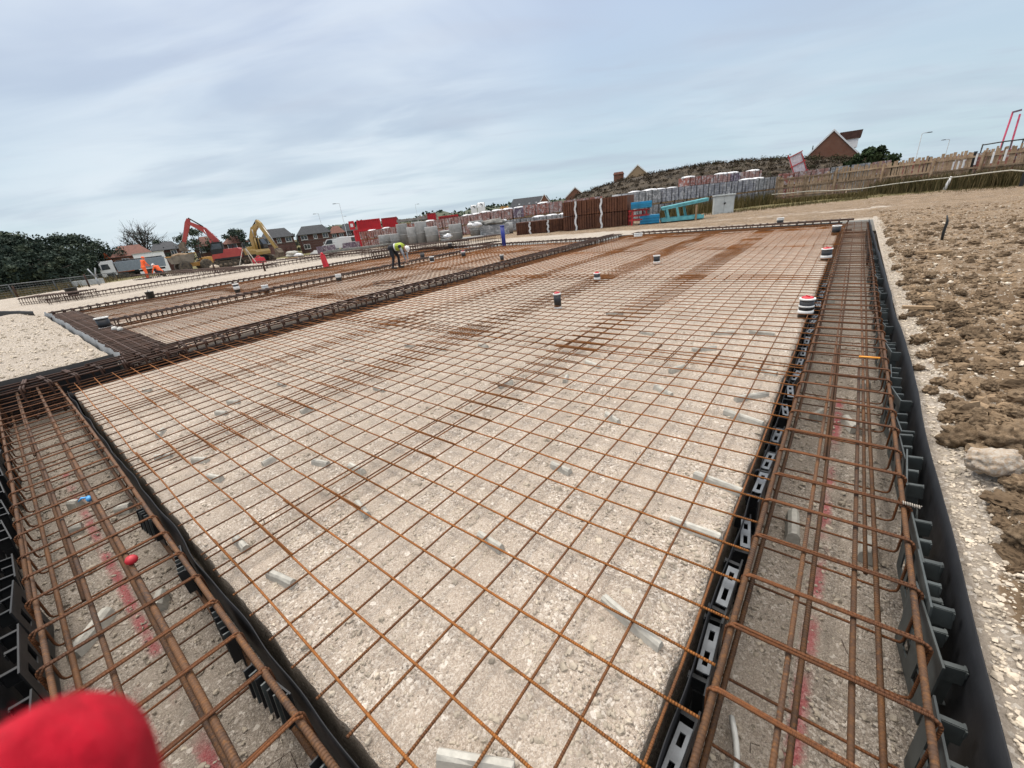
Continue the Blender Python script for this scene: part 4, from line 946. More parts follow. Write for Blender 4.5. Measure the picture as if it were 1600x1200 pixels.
house('brick_house', 'distant grey roofed house behind the white vans', 533, 556, 361, 350, 175, BR_DK, T_DK, .4, wins=[(0, -.8, 1.6, 1.1)])
house('brick_house', 'distant house tucked behind the red container', 556, 574, 358, 349, 170, BR_DK, T_BR, .5, wins=[(0, -.8, 1.6, 1.1)])
def v_gable(root, hw, H, RH):                            # front gable at the right end of the long roof
    b = MB(); b.prism([(hw-3.2, H-2.5), (hw-.2, H-2.5), (hw-.2, H), (hw-1.7, RH+.1), (hw-3.2, H)], -1.2, 1.0); g = b.build('gable', BR_RED, root)
    for s in (-1, 1):
        k = MB(); k.prism([(hw-1.7, RH+.32), (hw-1.7, RH+.08), (hw-1.7+s*1.7, H-.1), (hw-1.7+s*1.7, H+.14)][::-s], -1.34, -1.2); k.build('barge_board', UPVC, g)
    for x in (-.55, -.05, .3):
        k = MB(); k.box((x*hw, 1.2, H+.55), (.5, .5, .7)); k.build('roof_light', UPVC, root)
house('brick_house', 'long grey roofed house with small gable behind the brick pallets', 797, 861, 322, 309, 120, BR_RED, T_DK, .15, depth=8, rear=v_gable)
house('brick_house', 'brick gable house half hidden behind the left end of the mound', 884, 914, 307, 293, 104, BR_RED, T_BR, front_gable=True, barge=True, depth=9)
def l_wing(root, hw, H, RH):
    b = MB(); b.box((-hw-.9, 3.5, RH*.45), (2.2, 3, RH*.86)); g = b.build('side_wing', BR_RED, root); b = MB(); b.box((-hw-.9, 3.5, RH*.905), (2.5, 3.4, .5), taper=.8); b.build('roof', T_RED, g)
house('brick_house', 'buff gable house peeping over the scrub mound', 972, 1020, 281, 258, 108, BR_BUFF, T_BR, front_gable=True, barge=True, depth=9, rear=l_wing)
def r_wing(root, hw, H, RH):
    b = MB(); b.box((hw*.66, 6.2, RH-1.75), (hw*.40, 2.2, 1.3)); g = b.build('dormer', UPVC, root)
    b = MB(); b.prism([(hw*.30, RH-1.15), (hw*.92, RH-1.15), (hw*.95, RH-.12), (hw*.22, RH-.10)], 4.9, 7.4); b.build('roof', T_BR, g)
    b = MB(); b.tube([(-hw*.62, 3, H+(RH-H)*.38), (-hw*.62, 3, H+(RH-H)*.38+1.0)], .07, 8); b.build('vent_pipe', DKST, root)
house('brick_house', 'big red brick gable house with white barge boards above the mound', 1247, 1343, 251, 205, 84, BR_RED, T_BR, front_gable=True, barge=True, depth=10, rear=r_wing)

# ---------------------------------------------------------------- lamp posts
def lamp(u, vt, r, label, s=1, ub=None, grp='street lamps beyond the site'):
    p = landed(ub or u, r); t = at(u, vt, r); h = t.z-p.z; root = thing('street_lamp', label, 'street lamp', p, math.atan2(RT.y, RT.x), grp)
    b = MB(); b.tube([(0, 0, 0), (0, 0, 1.2), (0, 0, 1.21), (0, 0, h)], [.10, .10, .07, .05], 8); b.build('pole', STEEL, root)
    b = MB(); b.tube([(0, 0, h-.05), (s*.25, 0, h+.05), (s*.9, 0, h+.06)], .04, 6); b.build('arm', STEEL, root)
    b = MB(); b.box((s*1.2, 0, h+.06), (.75, .30, .12), taper=.8); b.build('lamp_head', DKST, root)
lamp(530, 318, 112, 'tallest street lamp, left of the red container', -1, 541); lamp(497, 334, 140, 'second tallest street lamp, before the dark roofed house', -1, 506)
lamp(541, 338, 190, 'faint street lamp just right of the tallest one'); lamp(654, 319, 170, 'lone faint street lamp above the timber stacks')
lamp(1432, 210, 105, 'street lamp with arm to the right above the timber fence', 1, 1428); lamp(1477, 219, 130, 'smaller street lamp between the fence top and pink posts', -1, 1474)
# ---------------------------------------------------------------- machines
EX_RED = M('excavator_red', (.40, .045, .045), .5, var=.25, scale=2, c2=(.36, .06, .045), rv=0); EX_YEL = M('excavator_yellow', (.44, .285, .07), .5, var=.25, scale=2, c2=(.33, .235, .10), rv=0)
EX_ORG = M('excavator_orange', (.50, .12, .04), .5, var=.2, rv=0); DUMP_Y = M('dumper_yellow', (.43, .225, .05), .55, var=.25, rv=0); SKIP = M('muddy_skip', (.17, .15, .12), .8, var=.3, scale=2, rv=0)
WHITEC = M('white_paint', (.68, .69, .70), .35, var=.06, rv=0); GREYT = M('tipper_grey', (.24, .28, .32), .5, .2, var=.12, rv=0); RAM = M('ram_chrome', (.5, .5, .5), .25, .9, rv=0)
def arm_plate(path, ws, th, bevel=0):
    P = [Vector((x, 0, z)) for x, z in path]; L_ = []; R_ = []
    for i, p in enumerate(P):
        d = (P[min(i+1, len(P)-1)] - P[max(i-1, 0)]).normalized(); n = Vector((-d.z, 0, d.x)); L_.append(p + n*ws[i]/2); R_.append(p - n*ws[i]/2)
    b = MB()
    for i in range(len(P)-1): b.prism([(L_[i].x, L_[i].z), (L_[i+1].x, L_[i+1].z), (R_[i+1].x, R_[i+1].z), (R_[i].x, R_[i].z)], -th/2 - .003*(i % 2), th/2 + .003*(i % 2))
    return b
def oval(l, h, n=7):
    r = h/2; pts = []
    for k in range(n): a = PI/2 - PI*k/(n-1); pts.append((l/2-r + r*math.cos(a), r + r*math.sin(a)))
    for k in range(n): a = -PI/2 - PI*k/(n-1); pts.append((-l/2+r + r*math.cos(a), r + r*math.sin(a)))
    return pts
def excavator(label, loc, rz, paint, boom, stick, bucket, slew=0.0, s=1.0, ang=0):
    root = thing('excavator', label, 'excavator', loc, rz); root.scale = (s, s, s)
    for sy in (-1, 1):
        b = MB(); b.prism(oval(3.6, .82), sy*.98-.27, sy*.98+.27); t = b.build('track', TYRE, root)
        for k in range(-2, 3):
            w = MB(); w.lathe([(.001, -.30), (.19, -.30), (.19, .30), (.001, .30)], 12, (k*.55, sy*.98, .36), M=Matrix.Rotation(PI/2, 3, 'X')); w.build('track_roller', MUD, t)
        g = MB(); [g.box((x, sy*.98, z), (.1, .58, .06)) for x in np.linspace(-1.35, 1.35, 15) for z in (-.01, .83)]; g.build('track_shoe', MUD, t)
    b = MB(); b.box((0, 0, .55), (1.9, 1.5, .5)); b.lathe([(.7, .8), (.7, 1.0)], 16); b.build('undercarriage', DKST, root)
    up = bpy.data.objects.new('upper_body', None)
    def Rz(o): o.rotation_euler.z = slew; return o
    b = MB(); b.prism([(-2.05, 1.05), (-2.15, 1.35), (-2.1, 2.0), (-1.85, 2.18), (-.3, 2.18), (-.15, 1.75), (1.05, 1.7), (1.2, 1.4), (1.15, 1.02)], -1.2, 1.2); bd = Rz(b.build('upper_body', paint, root))
    b = MB(); b.box((-.5, 0, 1.06), (3.0, 2.44, .22)); b.box((-2.08, 0, 1.36), (.24, 1.9, .44)); b.build('skirt', DKST, bd)
    b = MB(); b.tube([(-1.2, -.6, 2.1), (-1.2, -.6, 2.65), (-1.3, -.6, 2.75)], .06, 8); b.build('exhaust', DKST, bd)
    b = MB()
    cab_ = [(-.35, 1.72), (1.05, 1.68), (1.12, 2.3), (.75, 3.05), (-.35, 3.05)]
    b.prism(cab_, .28, 1.18); c = Rz(b.build('cab', DKST, root))
    b = MB(); b.prism([(-.22, 2.3), (.95, 2.3), (.70, 2.92), (-.22, 2.92)], 1.15, 1.20); b.prism([(-.22, 2.3), (.95, 2.3), (.70, 2.92), (-.22, 2.92)], .26, .31); b.build('side_window', GLASS, c)
    b = MB(); b.add([(1.10, .36, 1.85), (1.10, 1.10, 1.85), (1.15, 1.10, 2.32), (1.15, .36, 2.32), (.80, .36, 3.0), (.80, 1.10, 3.0)], [(0, 1, 2, 3), (3, 2, 5, 4)]); b.build('windscreen', GLASS, c)
    b = MB(); b.box((.2, .73, 3.09), (1.15, .98, .09)); b.build('cab_roof', paint if paint is EX_YEL else DKST, c)
    n = len(boom); bm = Rz(arm_plate(boom, [.40] + [.62]*(n-2) + [.34], .5).build('boom', paint, root))
    sk = Rz(arm_plate(stick, [.30, .54] + [.30]*(len(stick)-2), .40).build('stick', paint, root))
    b = MB(); bx, bz, ba = bucket; q = [(0, .2), (.35, .25), (.75, -.15), (.8, -.75), (.35, -.95), (-.1, -.8), (.15, -.55), (.2, -.2)]; ca, sa = math.cos(ba), math.sin(ba)
    b.prism([(bx + x*ca - z*sa, bz + x*sa + z*ca) for x, z in q], -.5, .5); bk = Rz(b.build('bucket', MUD, root))
    b = MB(); [b.box((bx + (-.14)*ca + .86*sa, y, bz - .14*sa - .86*ca), (.16, .08, .10)) for y in (-.4, -.2, 0, .2, .4)]; b.build('bucket_tooth', DKST, bk)
    m_ = boom[len(boom)//2]
    for y in (-.26, .26):
        b = MB(); b.tube([(boom[0][0]+.55, y, 1.45), (m_[0]*.6+(boom[0][0]+.55)*.4, y, m_[1]*.6+1.45*.4)], .085, 8); r_ = Rz(b.build('boom_ram', paint, root)); b = MB(); b.tube([(m_[0]*.6+(boom[0][0]+.55)*.4, y, m_[1]*.6+.58), (m_[0], y, m_[1])], .05, 8); b.build('ram_rod', RAM, r_)
    b = MB(); b.tube([(m_[0], 0, m_[1]+.35), (stick[0][0], 0, stick[0][1]+.1)], .08, 8); Rz(b.build('stick_ram', DKST, root))
    b = MB(); b.tube([(stick[1][0]+.25, 0, stick[1][1]-.1), (bx+.3, 0, bz+.45)], .07, 8); Rz(b.build('bucket_ram', RAM, root))
    return root
HL = math.atan2(-RT.y, -RT.x)                            # heading towards image left
excavator('red excavator reaching its arm over the yellow dumper', landed(345, 60), HL+.45, EX_RED,
    [(.1, 1.75), (.35, 3.4), (1.1, 4.7), (2.5, 5.7)], [(2.3, 6.1), (2.55, 5.6), (3.7, 3.4)], (3.5, 3.3, .1), s=.90)
excavator('yellow excavator with its arm folded down to the ground at right', landed(396, 62), HL+PI-.25, EX_YEL,
    [(.0, 1.75), (.05, 3.2), (.75, 4.3), (1.9, 4.9)], [(1.7, 5.3), (2.0, 4.85), (3.5, 1.6)], (3.4, 1.4, -.3), s=.90)
excavator('orange excavator mostly hidden behind the white lorry cab', landed(190, 122), HL+.1, EX_ORG,
    [(.2, 1.75), (.8, 3.0), (1.8, 3.9), (3.0, 4.4)], [(2.9, 5.3), (3.0, 4.4), (3.4, 2.6)], (3.4, 2.4, .2), s=1.0)
excavator('orange yellow excavator arm peeping over the grey pallets', landed(783, 92), HL+PI-.5, DUMP_Y,
    [(-.6, 1.75), (-.6, 3.6), (.4, 4.6), (1.8, 4.5)], [(1.6, 4.8), (1.8, 4.45), (2.5, 2.4)], (2.4, 2.2, -.2), s=.92)
def wheel(parent, x, y, r, w, rim=STEEL):
    b = MB(); b.lathe([(r*.55, -w/2), (r*.92, -w/2), (r, -w*.3), (r, w*.3), (r*.92, w/2), (r*.55, w/2)], 20, (x, y, r), M=Matrix.Rotation(PI/2, 3, 'X')); t = b.build('wheel', TYRE, parent)
    b = MB(); b.lathe([(.001, -w*.45), (r*.55, -w*.48), (r*.57, 0), (r*.55, w*.48), (.001, w*.45)], 16, (x, y, r), M=Matrix.Rotation(PI/2, 3, 'X')); b.build('rim', rim, t)
def dumper(loc, rz):
    root = thing('site_dumper', 'yellow site dumper with muddy skip under the red excavator bucket', 'dumper', loc, rz); root.scale = (.86, .86, .86)
    for x, y in ((1.1, 1.0), (1.1, -1.0), (-1.1, 1.0), (-1.1, -1.0)): wheel(root, x, y, .66, .5, DUMP_Y)
    b = MB(); b.box((-.2, 0, .85), (3.0, .9, .45)); b.box((-1.5, 0, 1.15), (1.0, 1.5, .75)); b.build('chassis', DUMP_Y, root)
    b = MB(); b.add([(0.1, -1.0, 1.1), (1.9, -1.0, 1.15), (2.2, -1.25, 2.0), (-.25, -1.25, 2.15), (.1, 1.0, 1.1), (1.9, 1.0, 1.15), (2.2, 1.25, 2.0), (-.25, 1.25, 2.15)],
        [(0, 4, 5, 1), (0, 1, 2, 3), (4, 7, 6, 5), (0, 3, 7, 4), (1, 5, 6, 2)]); sk = b.build('skip', SKIP, root); b = MB(); b.beam((2.2, -1.27, 2.0), (2.2, 1.27, 2.0), .1, .1); b.beam((-.25, -1.27, 2.15), (-.25, 1.27, 2.15), .1, .1); b.build('skip_rim', DUMP_Y, sk)
    V, F = lump_mesh(5.5, (I2, F2), .2, (1.0, 1.0, .35)); b = MB(); b.add(V*Vector((1.0, 1.0, 1.0)).x + np.array([.95, 0, 1.95]), [tuple(f) for f in F], 0, True); b.build('load', SOILM, sk)
    b = MB(); b.box((-.75, 0, 1.55), (.5, .55, .14)); b.box((-1.0, 0, 1.85), (.12, .55, .5)); b.build('seat', BLKPAINT, root)
    b = MB(); b.tube([(-1.15, -.55, 1.5), (-1.15, -.55, 2.7), (-1.15, .55, 2.7), (-1.15, .55, 1.5)], .05, 8); b.build('roll_bar', BLKPAINT, root)
    b = MB(); b.tube([(-.3, 0, 1.4), (-.42, 0, 1.75)], .03, 6); b.lathe([(.17, 0), (.19, .02), (.17, .04)], 12, (-.43, 0, 1.76)); b.build('steering_wheel', BLKPAINT, root)
dumper(landed(293, 56), HL+.9)
def lorry(loc, rz):
    root = thing('tipper_lorry', 'white cabbed tipper lorry with grey body parked before the trees', 'lorry', loc, rz)   # +x forward
    for x in (3.3, 2.1, -1.6, -2.9):
        for y in (-1.02, 1.02): wheel(root, x, y, .50, .32)
    b = MB(); b.box((-.3, 0, .85), (7.6, .9, .3)); b.build('chassis', DKST, root)
    b = MB(); b.prism([(2.55, .75), (4.45, .55), (4.50, 1.4), (4.30, 2.75), (3.9, 3.1), (2.55, 3.15)], -1.22, 1.22); c = b.build('cab', WHITEC, root)
    b = MB(); b.add([(4.515, -1.08, 1.62), (4.515, 1.08, 1.62), (4.335, 1.08, 2.68), (4.335, -1.08, 2.68)], [(0, 1, 2, 3)]); b.build('windscreen', GLASS, c)
    for s in (-1, 1):
        b = MB(); b.prism([(3.1, 1.75), (4.2, 1.7), (4.1, 2.6), (3.2, 2.6)], s*1.225-.012, s*1.225+.012); b.build('side_window', GLASS, c)
        b = MB(); b.box((4.35, s*1.42, 2.1), (.12, .2, .75)); b.build('mirror', BLKPAINT, c)
        b = MB(); b.box((4.5, s*.85, .86), (.08, .42, .2)); b.build('headlight', STEEL, c)
        b = MB(); b.prism([(2.75, .6), (3.85, .6), (3.85, 1.08), (2.75, 1.08)], s*1.23-.02, s*1.23+.02); b.build('wheel_arch', BLKPAINT, c)
    b = MB(); b.box((4.49, 0, 1.22), (.06, 1.9, .42)); b.box((4.47, 0, .6), (.12, 2.3, .28)); b.build('grille', BLKPAINT, c)
    b = MB(); b.box((4.12, 0, 3.02), (.45, 2.0, .22), taper=.9); b.build('sun_visor', BLKPAINT, c)
    b = MB(); b.prism([(-4.3, 1.15), (2.3, 1.15), (2.4, 2.75), (-4.5, 2.75)], -1.22, 1.22); t = b.build('tipper_body', GREYT, root)
    for k in range(8):
        b = MB()
        for s in (-1, 1): b.box((-3.9+k*.85, s*1.25, 1.95), (.1, .07, 1.5))
        b.build('side_rib', GREYT, t)
    b = MB(); b.tube([(2.1, -1.1, 2.85), (-4.3, -1.1, 2.85)], .12, 8); b.build('rolled_cover', DKST, t)
lorry(landed(203, 100), HL+.72)
def van(u, r, rz, label, dark=False):
    root = thing('parked_van', label, 'van', landed(u, r), rz, 'vans parked behind the brick pallets')
    for x in (1.5, -1.5):
        for y in (-.85, .85): wheel(root, x, y, .33, .22)
    m_ = WHITEC; b = MB(); b.prism([(-2.5, .35), (2.45, .35), (2.55, .95), (1.75, 1.15), (1.05, 2.0), (-2.45, 2.1)], -.95, .95); c = b.build('body', m_, root)
    b = MB(); b.add([(1.74, -.82, 1.19), (1.74, .82, 1.19), (1.10, .80, 1.97), (1.10, -.80, 1.97)], [(0, 1, 2, 3)]); b.build('windscreen', GLASS, c)
    for s in (-1, 1): b = MB(); b.prism([(.1, 1.2), (1.5, 1.2), (.95, 1.88), (.1, 1.9)], s*.955-.01, s*.955+.01); b.build('side_window', GLASS, c)
van(520, 84, HL, 'white van farthest left beside the fence'); van(532, 86, HL+.6, 'white van facing the camera between two others'); van(548, 82, HL+PI, 'white van rightmost, under the red sign')
# tripod and small site things
p = landed(379, 40); root = thing('survey_tripod', 'survey tripod with level standing before the yellow excavator', 'tripod', p)
for k in range(3): a = k*2.1+.4; b = MB(); b.beam((math.cos(a)*.12, math.sin(a)*.12, 1.25), (math.cos(a)*.75, math.sin(a)*.75, 0), .05, .035); b.build('leg', M('tripod_wood', (.45, .42, .36), .6), root)
b = MB(); b.lathe([(.15, 1.24), (.15, 1.30), (.09, 1.32), (.09, 1.45)], 12); b.box((0, 0, 1.52), (.28, .16, .16)); b.build('level_head', DKST, root)
p = landed(395, 41); root = thing('fuel_can', 'red plastic container lying right of the survey tripod', 'container', p, .3); b = MB(); b.box((0, 0, .22), (1.1, .5, .42), taper=.8); b.build('body', REDP, root); b = MB(); b.tube([(-.2, 0, .42), (-.1, 0, .55), (.2, 0, .55), (.3, 0, .42)], .03, 6); b.build('handle', REDP, root)
p = landed(323, 44); V, F = lump_mesh(2.2, (I2, F2), .25, (1, .8, .5)); o = np_mesh('rubble_heap', V*.45, F, CHALK, True); o.location = (p.x, p.y, p.z+.15); tag(o, 'small pale rubble heap before the red excavator', 'rubble')

# ---------------------------------------------------------------- people
HV_O = M('orange_workwear', (.85, .13, .03), .75, var=.15, scale=9, rv=0); HV_Y = M('yellow_vest', (.31, .39, .03), .7, var=.15, rv=0); NAVY = M('dark_trousers', (.012, .013, .018), .85, var=.3, scale=9, rv=0)
SKIN = M('skin', (.42, .25, .18), .6, var=.08, rv=0); GREYW = M('grey_sleeve', (.26, .28, .31), .85, var=.2, rv=0); BOOT = M('boots', (.025, .02, .016), .8, rv=0); HAIR = M('hair', (.05, .035, .025), .85, rv=0)
DG = None
def capsule(b, a, c, r0, r1, n=10):
    a, c = Vector(a), Vector(c); d = (c-a); l = max(d.length, 1e-4); d.normalize()
    pts = []; rs = []
    for t in (-1, -.8, -.45, 0): pts.append(a + d*r0*t); rs.append(r0*math.sqrt(max(.02, 1-t*t)))
    for t in (0, .45, .8, 1): pts.append(c + d*r1*t); rs.append(r1*math.sqrt(max(.02, 1-t*t)))
    b.tube(pts, rs, n)
def fuse(name, caps, vox, mats, parent, smooth=4):
    """one continuous surface from tapered capsules; each face takes the material of its nearest capsule"""
    b = MB()
    for a, c, r0, r1, mi in caps: capsule(b, a, c, r0, r1)
    o = b.build('tmp', mats[0]); md = o.modifiers.new('r', 'REMESH'); md.mode = 'VOXEL'; md.voxel_size = vox
    s2 = o.modifiers.new('s', 'SMOOTH'); s2.iterations = smooth; s2.factor = .5
    dg = bpy.context.evaluated_depsgraph_get(); me = bpy.data.meshes.new_from_object(o.evaluated_get(dg)); bpy.data.objects.remove(o)
    me.materials.clear(); [me.materials.append(q) for q in mats]
    A_ = np.array([c[0] for c in caps], float); B_ = np.array([c[1] for c in caps], float); r_ = np.array([(c[2]+c[3])/2 for c in caps]); mi = np.array([c[4] for c in caps])
    ce = np.array([p.center[:] for p in me.polygons]); best = None
    d = B_-A_; dd = np.maximum((d*d).sum(1), 1e-9); t = np.clip(((ce[:, None]-A_)*d).sum(-1)/dd, 0, 1); q = np.linalg.norm(ce[:, None]-(A_+t[..., None]*d), axis=-1) - r_
    me.polygons.foreach_set('material_index', mi[np.argmin(q, 1)].astype(np.int32)); me.polygons.foreach_set('use_smooth', np.ones(len(me.polygons), bool))
    me.name = name; ob = bpy.data.objects.new(name, me); COL.objects.link(ob); ob.parent = parent; return ob
def fingers(w, d, side, mi, sc=1.0):
    """five finger chains from wrist w along direction d"""
    w, d = Vector(w), Vector(d).normalized(); s = Vector(side).normalized(); n = d.cross(s); out = [(w, w+d*.075, .030, .034, mi)]
    for k, l in zip((-1.5, -.5, .5, 1.5), (.062, .074, .070, .054)):
        a = w + d*.085 + s*k*.019; m_ = a + (d + n*.25)*l*.55; e = m_ + (d*.6 + n*.8)*l*.5; out += [(a, m_, .0095, .009, mi), (m_, e, .009, .0078, mi)]
    a = w + d*.03 + s*.033; m_ = a + (d*.6 + s*.7)*.04; out += [(a, m_, .012, .010, mi), (m_, m_ + (d*.8 + n*.5)*.03, .010, .008, mi)]
    return out
def person(label, loc, rz, J, cl, helmet, vest=None, hat_col=None):
    """J: joint positions facing +x; cl: material slots for torso, arms, legs"""
    root = thing('person', label, 'person', loc, rz)
    T, Ar, Lg, Fo = cl; mats = [T, Ar, Lg, Fo, SKIN, BOOT]
    V_ = {k: Vector(v) for k, v in J.items()}; hip = (V_['hl']+V_['hr'])/2; sh = (V_['sl']+V_['sr'])/2; up = (sh-hip).normalized()
    caps = [(V_['hl'], V_['hr'], .125, .125, 2), (hip, hip.lerp(sh, .45), .135, .135, 0), (hip.lerp(sh, .45), sh - up*.06, .14, .15, 0), (V_['sl'], V_['sr'], .085, .085, 0), (sh, V_['neck'], .065, .058, 4), (V_['neck'], V_['head'], .055, .07, 4)]
    hd = V_['head']; f = V_['face'].normalized(); hu = V_['crown'].normalized(); sd_ = f.cross(hu)
    caps += [(hd - hu*.035 + f*.01, hd + hu*.045, .078, .088, 4), (hd - hu*.05 + f*.045, hd - hu*.085 + f*.05, .05, .038, 4), (hd - hu*.005 + f*.085, hd - hu*.035 + f*.108, .012, .016, 4), (hd - hu*.07 + f*.088 - sd_*.02, hd - hu*.07 + f*.088 + sd_*.02, .010, .010, 4)]
    for s in (-1, 1): caps += [(hd + sd_*s*.085 + hu*.012, hd + sd_*s*.088 - hu*.022, .014, .011, 4), (hd + f*.075 + sd_*s*.032 + hu*.012, hd + f*.078 + sd_*s*.032 + hu*.012, .012, .012, 4)]
    for q in 'lr':
        caps += [(V_['h'+q], V_['k'+q], .098, .068, 2), (V_['k'+q], V_['a'+q], .066, .048, 2), (V_['a'+q], V_['a'+q] + Vector((0, 0, -.03)), .05, .05, 5), (V_['a'+q] + Vector((-.03, 0, -.045)), V_['t'+q], .046, .040, 5)]
        caps += [(V_['s'+q], V_['e'+q], .062, .048, 1), (V_['e'+q], V_['w'+q], .046, .034, 1)]
        d = V_['w'+q]-V_['e'+q]; caps += fingers(V_['w'+q], d, Vector((.2, 1 if q == 'r' else -1, 0)), 4)
    body = fuse('body', caps, .0105, mats, root)
    M3 = Matrix((f, hu.cross(f), hu)).transposed()
    b = MB(); b.lathe([(.112, .02), (.118, .045), (.112, .085), (.085, .125), (.045, .145), (.001, .15)], 16, hd + hu*.008, M=M3); b.lathe([(.112, .018), (.142, .022), (.142, .03), (.11, .034)], 16, hd + hu*.006 + f*.02, M=M3); b.build('helmet', hat_col or helmet, root)
    b = MB(); b.lathe([(.05, -.05), (.088, -.03), (.094, .03), (.09, .05)], 14, hd - f*.012, M=M3); b.build('hair', HAIR, root) if False else None
    if vest:
        cp = [(hip + up*.22, hip.lerp(sh, .5), .150, .155, 0), (hip.lerp(sh, .5), sh - up*.03, .155, .162, 0), (V_['sl'].lerp(sh, .25), V_['sr'].lerp(sh, .25), .10, .10, 0)]
        fuse('hi_vis_vest', cp, .014, [vest], root)
        b = MB(); tq = up.to_track_quat('Z', 'Y').to_matrix(); b.lathe([(.163, -.025), (.166, 0), (.163, .025)], 18, hip.lerp(sh, .42), M=tq); b.build('reflective_band', M('reflective_tape', (.62, .63, .62), .35, rv=0), root)
    return root
HR = math.atan2(RT.y, RT.x)
person('worker in yellow vest and white helmet bending over the mesh', gp(622, 419, 0.0) + Vector((0, 0, -.02)), HR-.15,
  dict(hl=(-.12, .11, .90), hr=(-.12, -.11, .90), kl=(.06, .15, .50), kr=(-.06, -.13, .48), al=(.02, .17, .11), ar=(-.16, -.15, .11), tl=(.19, .19, .05), tr=(.01, -.17, .05),
       sl=(.36, .18, .93), sr=(.36, -.18, .93), neck=(.47, 0, .88), head=(.56, 0, .80), face=(.35, 0, -.94), crown=(.94, 0, .3), el=(.46, .22, .64), er=(.46, -.22, .64), wl=(.50, .10, .37), wr=(.48, -.12, .36)),
  (NAVY, GREYW, NAVY, BOOT), UPVC, vest=HV_Y).scale = (.86, .86, .86)
person('standing worker in orange workwear and orange helmet facing away', landed(216, 47), HR+1.2,
  dict(hl=(-.02, .10, .93), hr=(-.02, -.10, .93), kl=(.05, .12, .50), kr=(.0, -.12, .50), al=(.0, .13, .10), ar=(-.05, -.13, .10), tl=(.18, .15, .05), tr=(.13, -.15, .05),
       sl=(.14, .19, 1.43), sr=(.14, -.19, 1.43), neck=(.18, 0, 1.50), head=(.22, 0, 1.62), face=(.95, 0, -.3), crown=(.3, 0, .95), el=(.20, .25, 1.15), er=(.20, -.25, 1.15), wl=(.38, .16, 1.0), wr=(.38, -.16, 1.0)),
  (HV_O, HV_O, HV_O, BOOT), HV_O)
person('crouching worker in orange top and white helmet by the dark cages', landed(237, 47), HR+PI,
  dict(hl=(-.20, .11, .40), hr=(-.20, -.11, .40), kl=(.20, .16, .55), kr=(.12, -.14, .14), al=(.05, .15, .11), ar=(-.28, -.14, .11), tl=(.22, .16, .05), tr=(-.10, -.15, .04),
       sl=(.10, .19, .86), sr=(.10, -.19, .86), neck=(.19, 0, .91), head=(.28, 0, .96), face=(.8, 0, -.6), crown=(.6, 0, .8), el=(.30, .24, .60), er=(.30, -.24, .60), wl=(.54, .14, .34), wr=(.54, -.14, .34)),
  (HV_O, HV_O, NAVY, BOOT), UPVC)

# red fleece glove close to the lens, only the thumb end reaches into the view
FLEECE = NT('red_fleece'); v_ = FLEECE.obj()
FLEECE.bump(FLEECE.math('ADD', FLEECE.noise(v_, 700, 4, .7), FLEECE.math('MULTIPLY', FLEECE.noise(v_, 90, 3), 2.2)), .8, .003); FLEECE.b.inputs['Sheen Weight'].default_value = .25; FLEECE.b.inputs['Sheen Tint'].default_value = (1, .2, .22, 1)
FLEECE = FLEECE.done(FLEECE.mix(FLEECE.rng(FLEECE.noise(v_, 140, 4), .35, .65), (.36, .004, .016), (.52, .008, .026)), .95, 0, .1)
def cp(u, v, d): return CAM + ray(u, v)*d
gl = thing('glove', 'blurred red fleece glove thumb poking into the lower left corner', 'glove', cp(60, 1330, .085))
O = gl.location
caps = [(cp(75, 1238, .078)-O, cp(150, 1600, .088)-O, .0165, .0185, 0), (cp(150, 1600, .088)-O, cp(420, 2050, .125)-O, .0185, .024, 0), (cp(420, 2050, .125)-O, cp(560, 2150, .16)-O, .028, .036, 0),
        (cp(480, 2100, .13)-O, cp(300, 2300, .15)-O, .026, .03, 0), (cp(300, 2300, .15)-O, cp(560, 2150, .16)-O, .03, .036, 0)]
for k in range(4):
    a = cp(300+75*k, 2330-30*k, .15)-O; d = (cp(120, 2500, .13)-O - a).normalized(); m_ = a + d*.045; e = m_ + (d*.4 + Vector((0, 0, -.3)) + FW*.5)*.035; caps += [(a, m_, .0125, .012, 0), (m_, e, .012, .0105, 0)]
caps += [(cp(560, 2150, .16)-O, cp(640, 2500, .2)-O, .036, .034, 0)]
gb = fuse('glove_body', caps, .0022, [FLEECE], gl, 8)
me = gb.data; nf = len(me.polygons); ce = np.empty(nf*3); me.polygons.foreach_get('center', ce); ce = ce.reshape(-1, 3); no = np.empty(nf*3); me.polygons.foreach_get('normal', no); no = no.reshape(-1, 3)
k = rng.integers(0, nf, 26000); p = ce[k] + rng.normal(0, .0006, (26000, 3)); n_ = no[k] + rng.normal(0, .55, (26000, 3)); n_ /= np.linalg.norm(n_, axis=1, keepdims=True); s_ = np.cross(n_, rng.normal(size=(26000, 3))); s_ /= np.linalg.norm(s_, axis=1, keepdims=True)
h = rng.uniform(.0008, .0026, (26000, 1)); V = np.stack([p - s_*.00009, p + s_*.00009, p + n_*h], 1).reshape(-1, 3)
fz = np_mesh('fleece_fuzz', V, np.arange(78000).reshape(-1, 3), FLEECE); fz.parent = gl; fz['kind'] = 'stuff'
